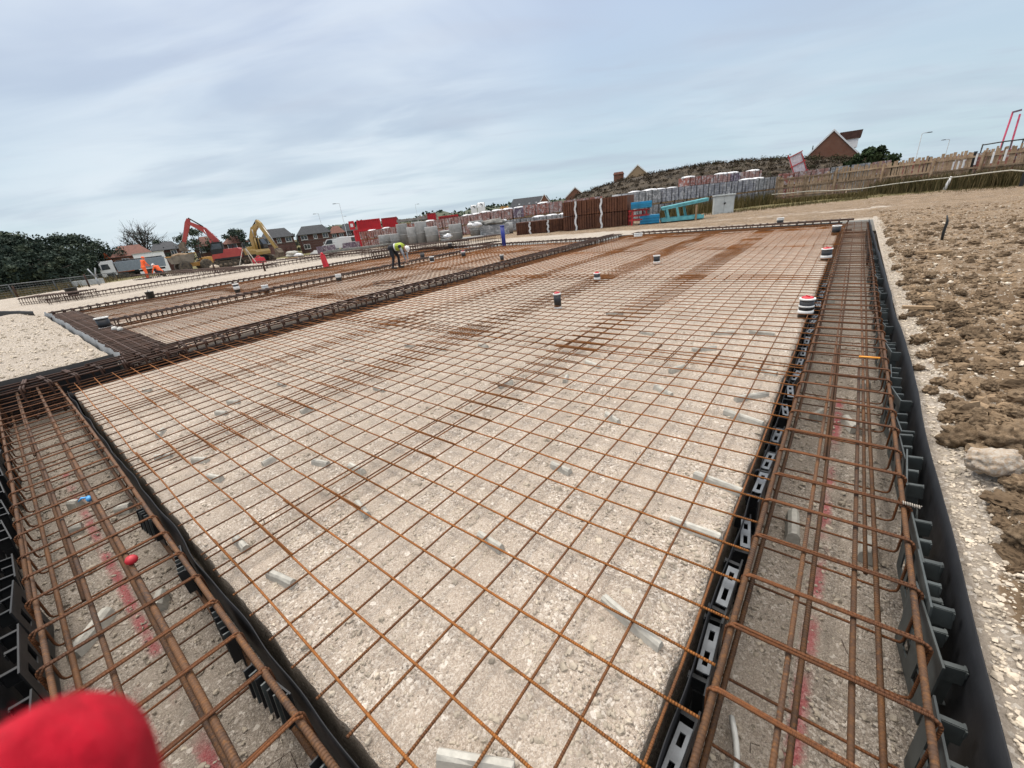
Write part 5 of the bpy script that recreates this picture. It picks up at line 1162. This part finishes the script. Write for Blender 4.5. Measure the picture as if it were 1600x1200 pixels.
# ---------------------------------------------------------------- stacks in the yard
def pack_mat(name, a, b, film):
    n = NT(name); v = n.obj(); x, y, z = n.xyz(v); k = n.rand()
    cr = n.math('SINE', n.math('MULTIPLY', z, 2*PI/.15)); vc = n.math('SINE', n.math('MULTIPLY', n.math('ADD', x, y), 2*PI/.23))
    off = n.N.new('ShaderNodeVectorMath'); off.operation = 'ADD'; n.L.new(v, off.inputs[0]); cm = n.N.new('ShaderNodeCombineXYZ'); n.L.new(n.math('MULTIPLY', k, 40.0), cm.inputs[0]); n.L.new(cm.outputs[0], off.inputs[1])
    col = n.mix(n.rng(n.noise(off.outputs[0], 2.2, 5, .7), .35, .65), a, b)
    col = n.mix(n.math('MULTIPLY', n.rng(cr, .55, 1), .45), col, mul(a, .45)); col = n.mix(n.math('MULTIPLY', n.rng(vc, .8, 1), .3), col, mul(a, .5))
    col = n.mix(n.math('MULTIPLY', n.rng(n.noise(off.outputs[0], 3.6, 6, .7, 1.0), .48, .64), .85), col, film)
    return n.done(col, .4, 0, .5)
FILM = (.52, .52, .52)
PK = {'pink': pack_mat('pink_brick_pack', (.26, .125, .105), (.34, .20, .17), FILM), 'red': pack_mat('red_brick_pack', (.26, .085, .060), (.32, .12, .085), FILM), 'grey': pack_mat('grey_block_pack', (.185, .19, .195), (.28, .285, .29), FILM),
      'blue': pack_mat('blue_brick_pack', (.175, .18, .21), (.29, .295, .32), FILM), 'white': pack_mat('white_wrapped_pack', (.46, .46, .46), (.58, .58, .58), (.68, .68, .68)), 'buff': pack_mat('buff_brick_pack', (.29, .20, .11), (.34, .26, .16), FILM), 'purple': pack_mat('purple_brick_pack', (.12, .085, .13), (.19, .13, .17), FILM)}
HOOD = M('white_film', (.60, .60, .60), .35, var=.15, scale=4, bump=.02, bscale=12)
def pack_proto(key, hood=False, w=1.0, d=1.0, h=.82):
    b = MB(); nx = 4
    for i in range(nx):                                  # slightly uneven blocks side by side
        j = random.uniform(-.015, .015); b.box((-w/2 + w/nx*(i+.5), j, .12+h/2 + random.uniform(-.008, .008)), (w/nx-.006, d-.02, h))
    root = b.build('brick_pack', PK[key]); b = MB()
    for y in (-.4, 0, .4): b.box((0, y*d, .04), (w*.98, .09, .08))
    for x in (-.42, -.21, 0, .21, .42): b.box((x*w, 0, .095), (.12, d*.98, .028))
    b.build('pallet', WOODP, root)
    b = MB()
    for x in (-.25, .25): b.box((x*w, 0, .12+h*.5), (.022, d+.03, h+.035))
    b.build('strap', BLKPAINT, root)
    if hood:
        V, F = lump_mesh(random.uniform(0, 50), (I2, F2), .12, (w*.545, d*.545, .13)); q = MB(); q.add(V + np.array([0, 0, .12+h-.01]), [tuple(f) for f in F], 0, True); q.build('film_hood', HOOD, root)
    return root
protos_p = {}
def pack(key, hood, x, y, z, rz, label, group):
    k = (key, hood)
    if k not in protos_p: protos_p[k] = o = pack_proto(key, hood)
    else: o = copy_tree(protos_p[k])
    o.location = (x, y, z); o.rotation_euler.z = rz + random.uniform(-.05, .05); tag(o, label, 'brick pallet', group); return o
CN = dict(pink='pinkish brick', red='red brick', grey='grey block', blue='dark blue brick', white='white wrapped', buff='buff brick', purple='purple brick')
def prow(p0, p1, levels, keys, desc, group, hoods=.3, pitch=1.13, z0=None, hf=.95):
    a, c = Vector(p0), Vector(p1); n = max(1, int((c-a).length/pitch)); d = (c-a).normalized(); rz = math.atan2(d.y, d.x); rr = random.Random(len(desc)); cur = None
    for i in range(n+1):
        p = a + d*pitch*i
        for l in range(levels):
            if rr.random() < .55 or cur is None: cur = rr.choice(keys)
            top = l == levels-1; hd = top and rr.random() < hoods
            lv = '' if levels == 1 else (', topmost' if top else ', lowest' if l == 0 else ', middle one')
            pack(cur, hd, p.x + random.uniform(-.05, .05), p.y, (height(p.x, p.y) if z0 is None else z0)+l*hf, rz, '%s pallet %s, %s from left%s' % (CN[cur], desc, o_(i), lv), group)
GP = 'wrapped brick and block pallets stacked across the yard'
prow((-10.4, 29.6), (-3.4, 41.6), 2, ['grey', 'blue', 'grey', 'blue', 'buff'], 'in row behind the grey cabinet', GP, .15)
prow((-12.2, 31.0), (-9.4, 35.2), 2, ['white'], 'in tall row behind the trench boxes', GP, .8)
prow((-8.9, 36.0), (-5.0, 42.8), 3, ['pink', 'red', 'pink', 'purple'], 'in tall row behind the blue pallets', GP, .3, hf=.80)
prow((-3.0, 41.4), (3.2, 41.2), 2, ['pink', 'red', 'pink', 'grey'], 'behind left half of timber fence', GP, .25, hf=1.12)
prow((4.4, 40.0), (11.8, 36.0), 2, ['pink', 'red', 'pink'], 'behind right half of timber fence', GP, .0, hf=.85)
prow((-44.5, 30.0), (-38.5, 31.4), 2, ['pink', 'red'], 'in row under the red container', GP, .3, hf=1.0)
prow((-51, 27.6), (-50, 27.9), 1, ['purple'], 'left of the white drum near the vans', GP, .2); prow((-47.6, 29.2), (-46.4, 29.4), 1, ['purple', 'red'], 'right of the white drum near the vans', GP, .2)
prow((-36, 30.5), (-27.5, 33.0), 2, ['pink', 'pink', 'red'], 'in row behind the concrete rings', GP, .4)
prow((-40, 36.0), (-30.0, 39.5), 2, ['pink', 'red'], 'in far row behind the rings', GP, .6)
prow((-26.2, 31.5), (-21.2, 33.4), 2, ['purple', 'pink', 'blue', 'grey'], 'in row below the white silos', GP, .3)
prow((-22.6, 27.6), (-19.6, 28.8), 1, ['grey'], 'behind the widest concrete ring', GP, .6)
prow((-20.6, 31.0), (-15.4, 33.6), 2, ['pink', 'red', 'pink'], 'in row behind brown mesh stack', GP, .2, hf=1.02)
prow((-20.8, 28.8), (-14.0, 30.2), 1, ['grey', 'white', 'grey'], 'in low row touching brown mesh stack', GP, .5)
prow((-25.0, 34.2), (-20.6, 36.4), 2, ['grey'], 'in row below orange excavator arm', GP, .1)
# concrete rings
def ring(u, v, wpx, h, label, cover=False, z=0, r=None):
    p = gp(u, v, 0.0); d = (p-CAM).xy.length; rad_ = wpx/2/ppm(u, v, d); p = p + Vector((p.x-CAM.x, p.y-CAM.y, 0)).normalized()*rad_
    root = thing('concrete_ring', label, 'concrete ring', (p.x, p.y, z-.05), random.uniform(0, 6), 'precast concrete chamber rings in the yard'); b = MB(); n = 40; q = rad_-.11
    prof = [(rad_, 0), (rad_, h*.96), (rad_-.02, h), (q+.02, h), (q, h*.97), (q, .02)]
    b.lathe(prof, n); b.build('wall', RINGC, root); b = MB(); b.lathe([(rad_+.012, h*.46), (rad_+.022, h*.48), (rad_+.012, h*.50)], n); b.build('joint_band', RINGC, root)
for a in [(604, 384.5, 19, .95, 'low concrete ring at the left end of the ring row'), (621, 383, 17, .95, 'low concrete ring, second from the left end'), (632, 371, 17, 1.3, 'concrete ring half hidden behind the low left rings'), (633, 381.5, 17, 1.65, 'tall concrete ring, leftmost of the tall ones'), (648, 381, 17, 1.32, 'concrete ring right of the leftmost tall one'),
          (662, 379.5, 18, 1.65, 'tall concrete ring in the middle of the row'), (677, 378.5, 20, 1.2, 'concrete ring right of the middle tall one'), (714, 375, 20, 1.2, 'concrete ring standing alone before the red pallets'), (747, 370.5, 22, 1.25, 'widest concrete ring carrying white bags'), (688, 368, 17, 1.0, 'concrete ring behind the stacked flat slabs'), (654, 366, 17, 1.8, 'pale tall concrete ring in the second row')]: ring(*a)
for u, v, lab, n in [(696, 376, 'grey slabs stacked flat between two concrete rings', 4), (732, 374, 'single low grey slab before the red pallets', 1)]:
    p = gp(u, v, 0); root = thing('slab_stack', lab, 'slabs', (p.x, p.y+.6, -.03), HR)
    for i in range(n): b = MB(); b.lathe([(.82, 0), (.84, .03), (.84, .15), (.82, .17)], 28, (random.uniform(-.05, .05), 0, i*.20)); b.build('slab', RINGC, root)
def bag(p, s, lab, cat='bag'):
    V, F = lump_mesh(random.uniform(0, 60), (I2, F2), .38, (1.2, .9, .62), crumb=.35); o = np_mesh('white_bag', V*s, F, HOOD, True); o.location = p; tag(o, lab, cat)
bag(at(745, 351, 32.5),  .36, 'bulging white bag on top of the widest concrete ring'); bag(at(735, 352, 33),  .28, 'smaller white bag left on the widest concrete ring'); bag(gp(700, 369, .6),  .24, 'white bag on the stacked flat slabs')
p = gp(535, 386, .4); b = MB(); b.lathe([(.36, 0), (.38, .4), (.37, .8), (.3, .86)], 14); tag(b.build('white_drum', UPVC, loc=landed(535, 60)), 'white drum between two purple brick pallets', 'drum')
p = gp(556, 391, 0); root = thing('timber_stack', 'long low grey timber stack on the ground before the red pallets', 'timber', (p.x, p.y, p.z), HR-.1)
for i in range(4): b = MB(); b.beam((-2.6+.2*i, i*.25-.4, .10+.05*(i % 2)), (2.6+.3*i, i*.25-.3, .16), .24, .14); b.build('plank', M('weathered_board', (.14, .14, .125), .9, var=.25), root)
for i, (u, v, lab) in enumerate([(452, 408, 'grey pallet of rubble sacks right of the yellow excavator'), ]):
    p = landed(u, 45); root = thing('sack_pallet', lab, 'sacks', p, .3); b = MB(); [b.box((0, y, .06), (1.6, .12, .1)) for y in (-.4, 0, .4)]; b.build('pallet', WOODP, root)
    for k in range(5): V, F = lump_mesh(k*3.1, (I2, F2), .15, (.5, .32, .17)); q = MB(); q.add(V + np.array([-.5+.5*(k % 3), .1*(k % 2), .25+.24*(k//3)]), [tuple(f) for f in F], 0, True); q.build('sack', CONC if k != 2 else HOOD, root)
# bundles of brown reinforcing mesh standing on edge
def mesh_stack(loc, rz, l, d, h, n, label, ties, layers=2):
    root = thing('mesh_stack', label, 'mesh stack', loc, rz)
    for j in range(layers):
        b = MB(); hh = h/layers
        for i in range(n):
            x = -l/2 + l*(i+.5)/n + random.uniform(-.01, .01); z0 = j*hh + .03
            b.box((x, random.uniform(-.03, .03), z0+hh/2), (l/n*.74, d + random.uniform(-.04, .04), hh-.03), rz=random.uniform(-.01, .01))
            if i % 2 == 0: b.box((x+l/n*.35, -d/2-.01, z0+hh/2 + random.uniform(-.03, .03)), (l/n*.25, .05, hh*.9))
        for z in np.linspace(.12, hh-.08, 5): b.box((0, -d/2+.05, j*hh+z), (l*.99, .03, .025)); b.box((0, d/2-.05, j*hh+z), (l*.99, .03, .025))
        b.box((0, 0, j*hh+.03+hh/2), (l*.97, d*.9, hh-.06)); b.build('mesh_bundle', RUST_M, root)
    for t in ties:
        b = MB(); xs_ = [-l/2+l*t + .05*math.sin(i*1.9) for i in range(9)]
        for i in range(8): b.beam((xs_[i], -d/2-.05, h*i/8), (xs_[i+1], -d/2-.05, h*(i+1)/8), .03, .11)
        b.build('white_tie', HOOD, root)
RUST_M = rust_mat('bundle_rust', (.085, .034, .020), (.135, .055, .028), (.05, .024, .016))
a, c = gp(802, 368), gp(882, 360); d = c-a; h1 = at(840, 345.5, ((a+c)/2-CAM).xy.length).z
mesh_stack(((a.x+c.x)/2, (a.y+c.y)/2+.7, -.05), math.atan2(d.y, d.x), d.length, 1.6, h1+.05, 26, 'low brown bundle of steel mesh on edge with two white ties', (.27, .62), 1)
a, c = gp(880, 361), gp(979, 352.5); d = c-a; h1 = at(930, 311, ((a+c)/2-CAM).xy.length).z
mesh_stack(((a.x+c.x)/2-.5*d.y/d.length, (a.y+c.y)/2+.9, -.05), math.atan2(d.y, d.x), d.length, 2.0, h1+.05, 26, 'tall brown stack of steel mesh on edge with two white ties', (.21, .61))
# blue trench boxes, teal frame, cabinet -----------------------------------
TB = M('trench_box_blue', (.012, .20, .36), .5, var=.25, scale=2, rv=0); TEAL = M('teal_paint', (.11, .36, .39), .55, var=.25, scale=3, rv=0); REDF = M('red_frame', (.40, .03, .03), .5, rv=0)
def tbox(u0, u1, vt, vb, r, d, label, rzo=0.0, z=None):
    a, c = at(u0, vb, r), at(u1, vb, r); t = at((u0+u1)/2, vt, r).z; zb = (a.z+c.z)/2 if z is None else z; dd = c-a; w = dd.xy.length
    root = thing('trench_box', label, 'trench box', ((a.x+c.x)/2, (a.y+c.y)/2, zb), math.atan2(dd.y, dd.x)+rzo); h = t-zb
    for s, nm in ((-1, 'side_panel'), (1, 'side_panel')): b = MB(); b.box((0, s*d/2, h/2), (w, .07, h)); [b.box((0, s*(d/2+.05), z_), (w*.98, .05, .07)) for z_ in (.07, h/2, h-.07)]; b.build(nm, TB, root)
    for x in (-w*.4, w*.4): b = MB(); b.beam((x, -d/2, h*.5), (x, d/2, h*.5), .14, .14); b.build('strut', TB, root)
    b = MB(); b.box((0, 0, h+.02), (w*1.0, d*1.02, .04)); b.build('top_panel', TB, root)
p0 = gp(1002, 351); rr_ = (p0-CAM).xy.length
tbox(986, 1018, 316, 325, rr_+.3, 1.0, 'upper bright blue trench box resting on the red trestle'); tbox(1000, 1030, 337, 346.5, rr_+.6, 1.0, 'lower blue trench box lying on the ground behind the trestle', z=0.0)
p = gp(996, 351, 0); root = thing('trestle', 'red steel trestle carrying the upper blue trench box', 'trestle', (p.x, p.y, 0), HR)
ht = at(996, 328, rr_).z
for x in (-.45, .45):
    for y in (-.35, .35): b = MB(); b.beam((x, y, 0), (x*.9, y, ht), .09, .09); b.build('leg', REDF, root)
b = MB(); [b.beam((-.6, y, ht*k), (.6, y, ht*k), .08, .08) for y in (-.35, .35) for k in (.35, .62, .97)]; b.build('rail', REDF, root)
p = gp(1062, 345, 0); root = thing('teal_frame', 'teal painted steel frame on its base plate beside blue trench boxes', 'steel frame', (p.x, p.y+.3, .02), HR-.22); hh = at(1062, 319, (p-CAM).xy.length).z
b = MB(); b.box((0, 0, .06), (2.3, 1.0, .10)); [b.box((0, y, .15), (2.3, .08, .12)) for y in (-.45, .45)]; b.build('base_plate', TEAL, root)
b = MB(); b.box((.1, 0, hh), (2.5, .9, .08), M=Matrix.Rotation(-.10, 3, 'Y')); [b.box((.1, y, hh-.08), (2.5, .07, .10), M=Matrix.Rotation(-.10, 3, 'Y')) for y in (-.4, .4)]; b.build('top_plate', TEAL, root)
for x, y in ((-.85, -.4), (-.3, -.4), (.2, .4), (-.85, .4)): b = MB(); b.beam((x+.1, y, .12), (x-.05, y, hh-.1+x*.10), .16, .12); b.build('post', TEAL, root)
p = gp(1087, 343, 0); b = MB(); b.box((0, 0, .36), (.09, .09, .85)); tag(b.build('timber_post', WOODP, loc=p), 'short pale timber post right of the teal frame', 'post')
p = gp(1127, 334, 0); root = thing('cabinet', 'pale grey utility cabinet standing in the dry weeds', 'cabinet', (p.x, p.y+.3, -.05), HR-.25); hc = at(1127, 306, (p-CAM).xy.length).z+.05
GC = M('cabinet_grey', (.44, .47, .46), .5, var=.12, scale=2, rv=0)
b = MB(); b.box((0, 0, hc/2), (1.15, .55, hc)); b.build('body', GC, root); b = MB(); b.box((0, -.02, hc+.03), (1.25, .68, .07)); b.build('lid', GC, root)
for s in (-1, 1): b = MB(); b.box((s*.285, -.285, hc/2), (.55, .03, hc*.93)); dr = b.build('door', GC, root)
b = MB(); b.lathe([(.05, 0), (.06, .03), (.001, .035)], 10, (.02, -.31, hc*.6), M=Matrix.Rotation(PI/2, 3, 'X')); b.build('lock', BLKPAINT, dr)
# timber fence ---------------------------------------------------------------
FP = [Vector((-3.3, 39.2)), Vector((.3, 39.15)), Vector((2.8, 38.2)), Vector((5.0, 36.8)), Vector((6.9, 36.0)), Vector((9.0, 34.4)), Vector((12.5, 31.8))]
froot = thing('timber_fence', 'rough picket fence of pallet boards along the right side of the yard', 'fence', (FP[0].x, FP[0].y, 0)); rr = random.Random(11)
for i, (a, c) in enumerate(zip(FP[:-1], FP[1:])):
    a, c = a-FP[0], c-FP[0]; d = (c-a); L_ = d.length; d.normalize(); nrm = Vector((d.y, -d.x)); b = MB(); x = 0; ht = 1.72 if i < 1 else 1.95
    while x < L_:
        wd = rr.choice((.09, .11, .14)); p = a + d*x; g = rr.uniform(.015, .07)
        if rr.random() > .04: b.box((p.x, p.y, ht/2-.02+rr.uniform(-.05, .05)), (wd, .02, ht+rr.uniform(-.12, .16)), rz=math.atan2(d.y, d.x), M=Matrix.Rotation(math.atan2(d.y, d.x), 3, 'Z') @ Matrix.Rotation(rr.uniform(-.035, .035), 3, 'Y'))
        x += wd+g
    b.build('picket_panel', WOODF, froot)
    for z in (.45, 1.05, 1.62):
        b = MB(); q = nrm*.04; b.beam((a.x+q.x, a.y+q.y, z), (c.x+q.x, c.y+q.y, z+.02), .04, .09); b.build('rail', WOODF, froot)
    n = max(1, int(L_/1.8))
    for k in range(n):
        p = a + d*(L_*k/n) + nrm*.10; b = MB(); b.box((p.x, p.y, .9), (.11, .11, 1.85), rz=math.atan2(d.y, d.x)); b.build('post', WOODF, froot)
for i, (u, v, vt, lab) in enumerate([(1440, 299, 246, 'black steel post against the fence, left one'), (1508, 294, 238, 'black steel post against the fence, middle one'), (1594, 293, 262, 'black steel post at the right photo edge')]):
    p = gp(u, v, 0); h = at(u, vt, (p-CAM).xy.length).z; root = thing('steel_post', lab, 'post', (p.x, p.y, -.1)); b = MB(); b.box((0, 0, h/2), (.13, .10, h+.1)); b.build('shaft', BLKPAINT, root); b = MB(); b.box((0, 0, h+.07), (.15, .12, .03)); b.build('cap', BLKPAINT, root)
for i, (u, v) in enumerate([(1459, 265), (1467, 263), (1474, 262), (1489, 259), (1497, 258), (1505, 256), (1525, 249), (1551, 246), (1571, 242)]):
    q = gp(u, 295, 0); r = 38.0-.35*i; p = at(u, v, r); b = MB(); b.box((0, 0, 0), (.075, .022, .42 if i < 6 else .55), rz=HR-.5); tag(b.build('broken_paling', UPVC, loc=p), 'white broken paling hung on the fence, %s from left' % o_(i), 'paling', 'white palings on the fence')
p = gp(1474, 299, 0); b = MB(); b.tube([(0, 0, -.1), (.08, 0, .35), (.16, 0, .75)], [.09, .08, .05], 7); tag(b.build('marker_stake', UPVC, loc=p), 'short white marker stake leaning at the fence foot', 'stake')
hp = [(1206, 304, 39), (1232, 302, 38.5), (1262, 299, 38.5), (1300, 298, 38.3), (1345, 295, 37.8), (1400, 287, 36.8), (1450, 281, 36), (1500, 276, 35.3), (1545, 270, 34), (1580, 266, 33), (1620, 269, 31.5)]
b = MB(); b.tube([at(*q) for q in hp], .030, 6); tag(b.build('white_hose', M('hose_white', (.36, .34, .28), .6, rv=0)), 'long white hose strung along the front of timber fence', 'hose')
p = landed(1246, 43); root = thing('site_sign', 'tilted white panel in a red steel frame above the fence', 'sign', (p.x, p.y, p.z), HR-.25); root.rotation_euler.y = .0
z1, z0 = at(1238, 241, 43).z, at(1250, 272, 43).z
b = MB(); b.box((-.15, 0, (z0+z1)/2), (.95, .03, z1-z0), M=Matrix.Rotation(-.40, 3, 'Y')); b.build('panel', M('sign_white', (.55, .50, .52), .5), root)
R8 = Matrix.Rotation(-.40, 3, 'Y'); cz = (z0+z1)/2
for x in (-.5, .5): b = MB(); q = R8 @ Vector((x, -.03, 0)); b.box((q.x-.15, q.y, cz), (.06, .06, z1-z0+.06), M=R8); b.build('frame', REDF, root)
for z in (-.5, .0, .5): b = MB(); q = R8 @ Vector((0, -.06, z*(z1-z0))); b.box((q.x-.15, q.y, cz+q.z), (1.06, .06, .06), M=R8); b.build('frame', REDF, root)
for x in (-.1, .55): b = MB(); b.beam((x+.05, .05, 0), (x-.05, .05, z0+.2), .08, .08); b.build('leg', REDF, root)
PINK = M('pink_red_paint', (.66, .10, .18), .5, rv=0)
p = at(1575, 232, 44); root = thing('red_barrier', 'pinkish red twin post height barrier behind the fence', 'barrier', (p.x, p.y, 0), HR)
for u0, v0, u1, v1 in ((1566, 224, 1583, 174), (1581, 222, 1594, 178)):
    a, c = at(u0, v0, 44)-root.location, at(u1, v1, 44)-root.location; R_ = Matrix.Rotation(-HR, 3, 'Z'); a, c = R_ @ a, R_ @ c; b = MB(); b.beam(a - (c-a)*.9, c, .065, .065); b.build('post', PINK, root)
a, c = [Matrix.Rotation(-HR, 3, 'Z') @ (at(*q, 44)-root.location) for q in ((1582, 175.5), (1597, 171.5))]; b = MB(); b.beam(a, c, .1, .1); b.build('crossbar', M('dull_purple', (.16, .10, .14), .6), root)
root = thing('guard_rail', 'black guard rail over the fence top at right', 'rail', at(1565, 226, 42))
q = [at(1534, 232, 42), at(1536, 226.5, 42), at(1570, 221, 42), at(1604, 217, 42)]; b = MB(); b.tube([t-root.location for t in q], .04, 6); b.build('top_rail', BLKPAINT, root)
for u in (1536, 1568, 1582, 1600): b = MB(); t = at(u, 221-(u-1565)*.14, 42)-root.location; b.tube([t, t - Vector((0, 0, 2.0))], .035, 6); b.build('post', BLKPAINT, root)
# red containers, stacks, silos ------------------------------------------------
CRED = M('container_red', (.46, .012, .020), .5, var=.18, scale=.8, rv=0); CRED2 = M('container_dull_red', (.27, .035, .035), .6, var=.15, rv=0)
def container(u0, u1, vt, vb, r, label, mats, rzo=0, d=2.5):
    a, c = at(u0, vb, r), at(u1, vb, r); dd = c-a; w = dd.xy.length; mid = (a+c)/2; t = at((u0+u1)/2, vt, r).z; zb = height(mid.x, mid.y); h = t-zb
    root = thing('container', label, 'container', (mid.x, mid.y, zb), math.atan2(dd.y, dd.x)+rzo)
    b = MB(); n = int(w/.3); b.box((0, d/2, h/2), (w-.1, d-.1, h-.06)); b.build('shell', mats[0], root)
    b = MB(); [b.box((-w/2+w*(i+.5)/n, 0, h/2), (w/n*.55, .07, h-.3)) for i in range(n)]; b.build('corrugation', mats[0], root)
    b = MB(); [b.box((x, y, h/2), (.16, .16, h)) for x in (-w/2, w/2) for y in (0, d)]; [b.box((0, y, z), (w, .14, .16)) for y in (0, d) for z in (.08, h-.08)]; b.build('frame', mats[1], root)
    b = MB(); [b.box((w/2+.02, d*.28+d*.44*k, h/2), (.06, d*.42, h-.4)) for k in (0, 1)]; dr = b.build('door', mats[1], root); b = MB(); [b.tube([(w/2+.08, d*q, .3), (w/2+.08, d*q, h-.3)], .03, 6) for q in (.2, .4, .6, .8)]; b.build('lock_bar', STEEL, dr)
container(560, 596, 342.5, 358, 78, 'bright red shipping container in the yard, larger left one', (CRED, CRED)); container(598, 622, 339.5, 352, 84, 'second red container right of the larger one', (CRED, CRED2))
container(553, 606, 357, 362, 70, 'low red skip below the red containers', (CRED, CRED)); 
def stack_rack(u0, u1, vt, vb, r, n, label, mat, mat2):
    a, c = at(u0, vb, r), at(u1, vb, r); dd = c-a; w = dd.xy.length; mid = (a+c)/2; t = at((u0+u1)/2, vt, r).z; zb = height(mid.x, mid.y); root = thing('timber_stack', label, 'timber stack', (mid.x, mid.y, zb), math.atan2(dd.y, dd.x)); h = t-zb
    for i in range(n):
        b = MB(); z = h*(i+.5)/n; [b.box((random.uniform(-.3, .3), .2+.24*k, z+random.uniform(-.03, .03)), (w*random.uniform(.8, 1), .2, h/n*.6)) for k in range(8)]; b.build('board_layer', mat if i % 2 else mat2, root)
        b = MB(); [b.box((x*w, 1.0, h*(i+1)/n-h/n*.18), (.12, 2.1, h/n*.22)) for x in (-.4, -.13, .13, .4)]; b.build('bearer', WOODP, root)
GB_ = M('grey_boards', (.27, .255, .24), .85, var=.25, scale=2)
stack_rack(622, 664, 340, 352, 80, 6, 'grey scaffold boards stacked in layers right of red container', GB_, WOODP); stack_rack(655, 684, 335, 345, 92, 5, 'distant timber stack with grey layers under the wooded ridge', GB_, GB_)
container(668, 681, 333, 339, 88, 'small red container at the right end of the timber stacks', (CRED, CRED2)); container(686, 716, 336.5, 342, 80, 'long dull red skip behind the pink pallets', (CRED2, CRED))
def silo(u0, u1, vt, r, label):
    a, c = at(u0, 340, r), at(u1, 340, r); dd = c-a; w = dd.xy.length; mid = (a+c)/2; t = at((u0+u1)/2, vt, r).z; zb = height(mid.x, mid.y); h = t-zb
    root = thing('silo', label, 'silo', (mid.x, mid.y, zb), math.atan2(dd.y, dd.x)); b = MB(); b.lathe([(w*.12, h*.18), (w/2, h*.38), (w/2, h*.97), (w*.44, h), (.001, h*1.01)], 18); b.build('tank', UPVC, root)
    for x in (-1, 1):
        for y in (-1, 1): b = MB(); b.beam((x*w*.45, y*w*.45, 0), (x*w*.45, y*w*.45, h), .12, .12); b.build('leg', UPVC, root)
    b = MB(); b.box((0, -w*.5, h*.62), (w*.85, .05, h*.5)); b.build('panel', UPVC, root)
    b = MB(); b.tube([(w*.2, -w*.52, h*.9), (w*.1, -w*.56, h*.96), (-w*.15, -w*.56, h*.97)], .06, 6); b.build('pipe', DKST, root)
silo(737.5, 747, 320.5, 82, 'white mortar silo, left of the pair'); silo(748, 760, 316.5, 82, 'white mortar silo, right of the pair')
p = landed(765, 60); q = at(762, 354, 33); root = thing('tarpaulin_heap', 'grey sheeted heap with concrete pipe right of the widest ring', 'heap', (q.x, q.y, 0), HR)
V, F = lump_mesh(12.3, (I2, F2), .25, (1.3, .8, .35)); b = MB(); b.add(V*np.array([.75, .8, .7]) + np.array([.5, .3, .95]), [tuple(f) for f in F], 0, True); b.build('sheet', M('grey_sheet', (.15, .145, .13), .8, var=.3), root)
b = MB(); b.lathe([(.42, 0), (.42, 2.2), (.34, 2.2), (.34, 0)], 20, (-.3, .3, .42), M=Matrix.Rotation(PI/2, 3, 'Y')); b.build('pipe', RINGC, root); b = MB(); b.box((.5, .3, .4), (2.2, 1.0, .8)); b.build('pallet_load', PK['grey'], root)
p = landed(552, 76); root = thing('road_sign', 'red square sign on a thin post beside the vans', 'sign', p, HR); zt = at(549, 346, 76).z-p.z
b = MB(); b.tube([(0, 0, 0), (0, 0, zt)], .05, 6); b.build('post', STEEL, root); b = MB(); b.box((0, -.06, zt-.6), (.9, .04, 1.3)); pn = b.build('panel', CRED, root); b = MB(); b.box((0, -.09, zt-.6), (.45, .02, .5)); b.build('white_patch', UPVC, pn)
# boundary fences on the left ------------------------------------------------------
def wire_fence(pts, h, label, pitch, r=.05, name='wire_fence', mat=STEEL, mesh=True):
    P = [Vector(p) for p in pts]; root = thing(name, label, 'fence', P[0])
    b2 = MB()
    for a, c in zip(P[:-1], P[1:]):
        d = c-a; n = max(1, int(d.length/pitch))
        for k in range(n):
            p = a + d*(k/n) - P[0]; b = MB(); b.tube([p + Vector((0, 0, -.3)), p + Vector((0, 0, h))], r, 5); b.build('post', mat, root)
        for z in np.linspace(.1, h-.04, 6 if mesh else 2): b2.tube([a-P[0]+Vector((0, 0, z)), c-P[0]+Vector((0, 0, z))], r*(.8 if z > h-.1 else .25), 4)
        if mesh:
            m_ = int(d.length/.35)
            for k in range(m_): p = a + d*(k/m_) - P[0]; b2.tube([p + Vector((0, 0, .1)), p + Vector((0, 0, h-.05))], .008, 3)
    b2.build('wire_panel', mat, root)
wire_fence([landed(u, r) for u, r in ((-60, 52), (0, 55), (70, 60), (140, 70), (190, 78))], 1.1, 'long grey wire mesh fence along the left boundary before the trees', 3.2, mat=M('dull_wire', (.075, .08, .08), .6, .2))
wire_fence([landed(u, r) for u, r in ((415, 78), (470, 80), (520, 78))], 2.2, 'dark mesh fence before the dark roofed houses', 3.0, .04, mat=DKST)
for i, u in enumerate((418, 425, 433, 441, 449)):
    p = landed(u, 96); b = MB(); [b.box((x, 0, 1.0), (.5, .06, 2.0 + .1*(k % 2))) for k, x in enumerate((-1, -.45, .1, .65))]; tag(b.build('fence_panel', M('reddish_fence', (.11, .05, .04), .85), loc=p, rz=HR), 'reddish garden fence panel below the dark roofed house, %s from left' % o_(i), 'fence panel', 'garden fence panels below the dark roofed house')
p = landed(137, 52); root = thing('forked_pole', 'grey forked pole standing before the boundary fence', 'pole', p, HR); b = MB(); b.tube([(0, 0, 0), (0, 0, .7)], .06, 6); b.build('stem', STEEL, root)
for s in (-1, 1): b = MB(); b.tube([(0, 0, .7), (s*.35, 0, 1.45)], .05, 6); b.build('fork', STEEL, root)
b = MB(); b.box((0, 0, .4), (3.2, .3, .5)); p = landed(122, 62); tag(b.build('white_board', M('dull_white', (.35, .37, .36), .7), loc=p, rz=HR), 'dull white board leaning on the boundary fence', 'board')
for i, (u, r, l) in enumerate([(505, 70, 1.2), (488, 68, 1.4)]):
    p = landed(u, r); V, F = lump_mesh(i*7.7, (I2, F2), .25, (l, .8, .5)); o = np_mesh('rubble_heap', V, F, RINGC, True); o.location = p; tag(o, ['grey rubble heap under the short street lamp', 'grey rubble heap left of the white vans'][i], 'rubble')
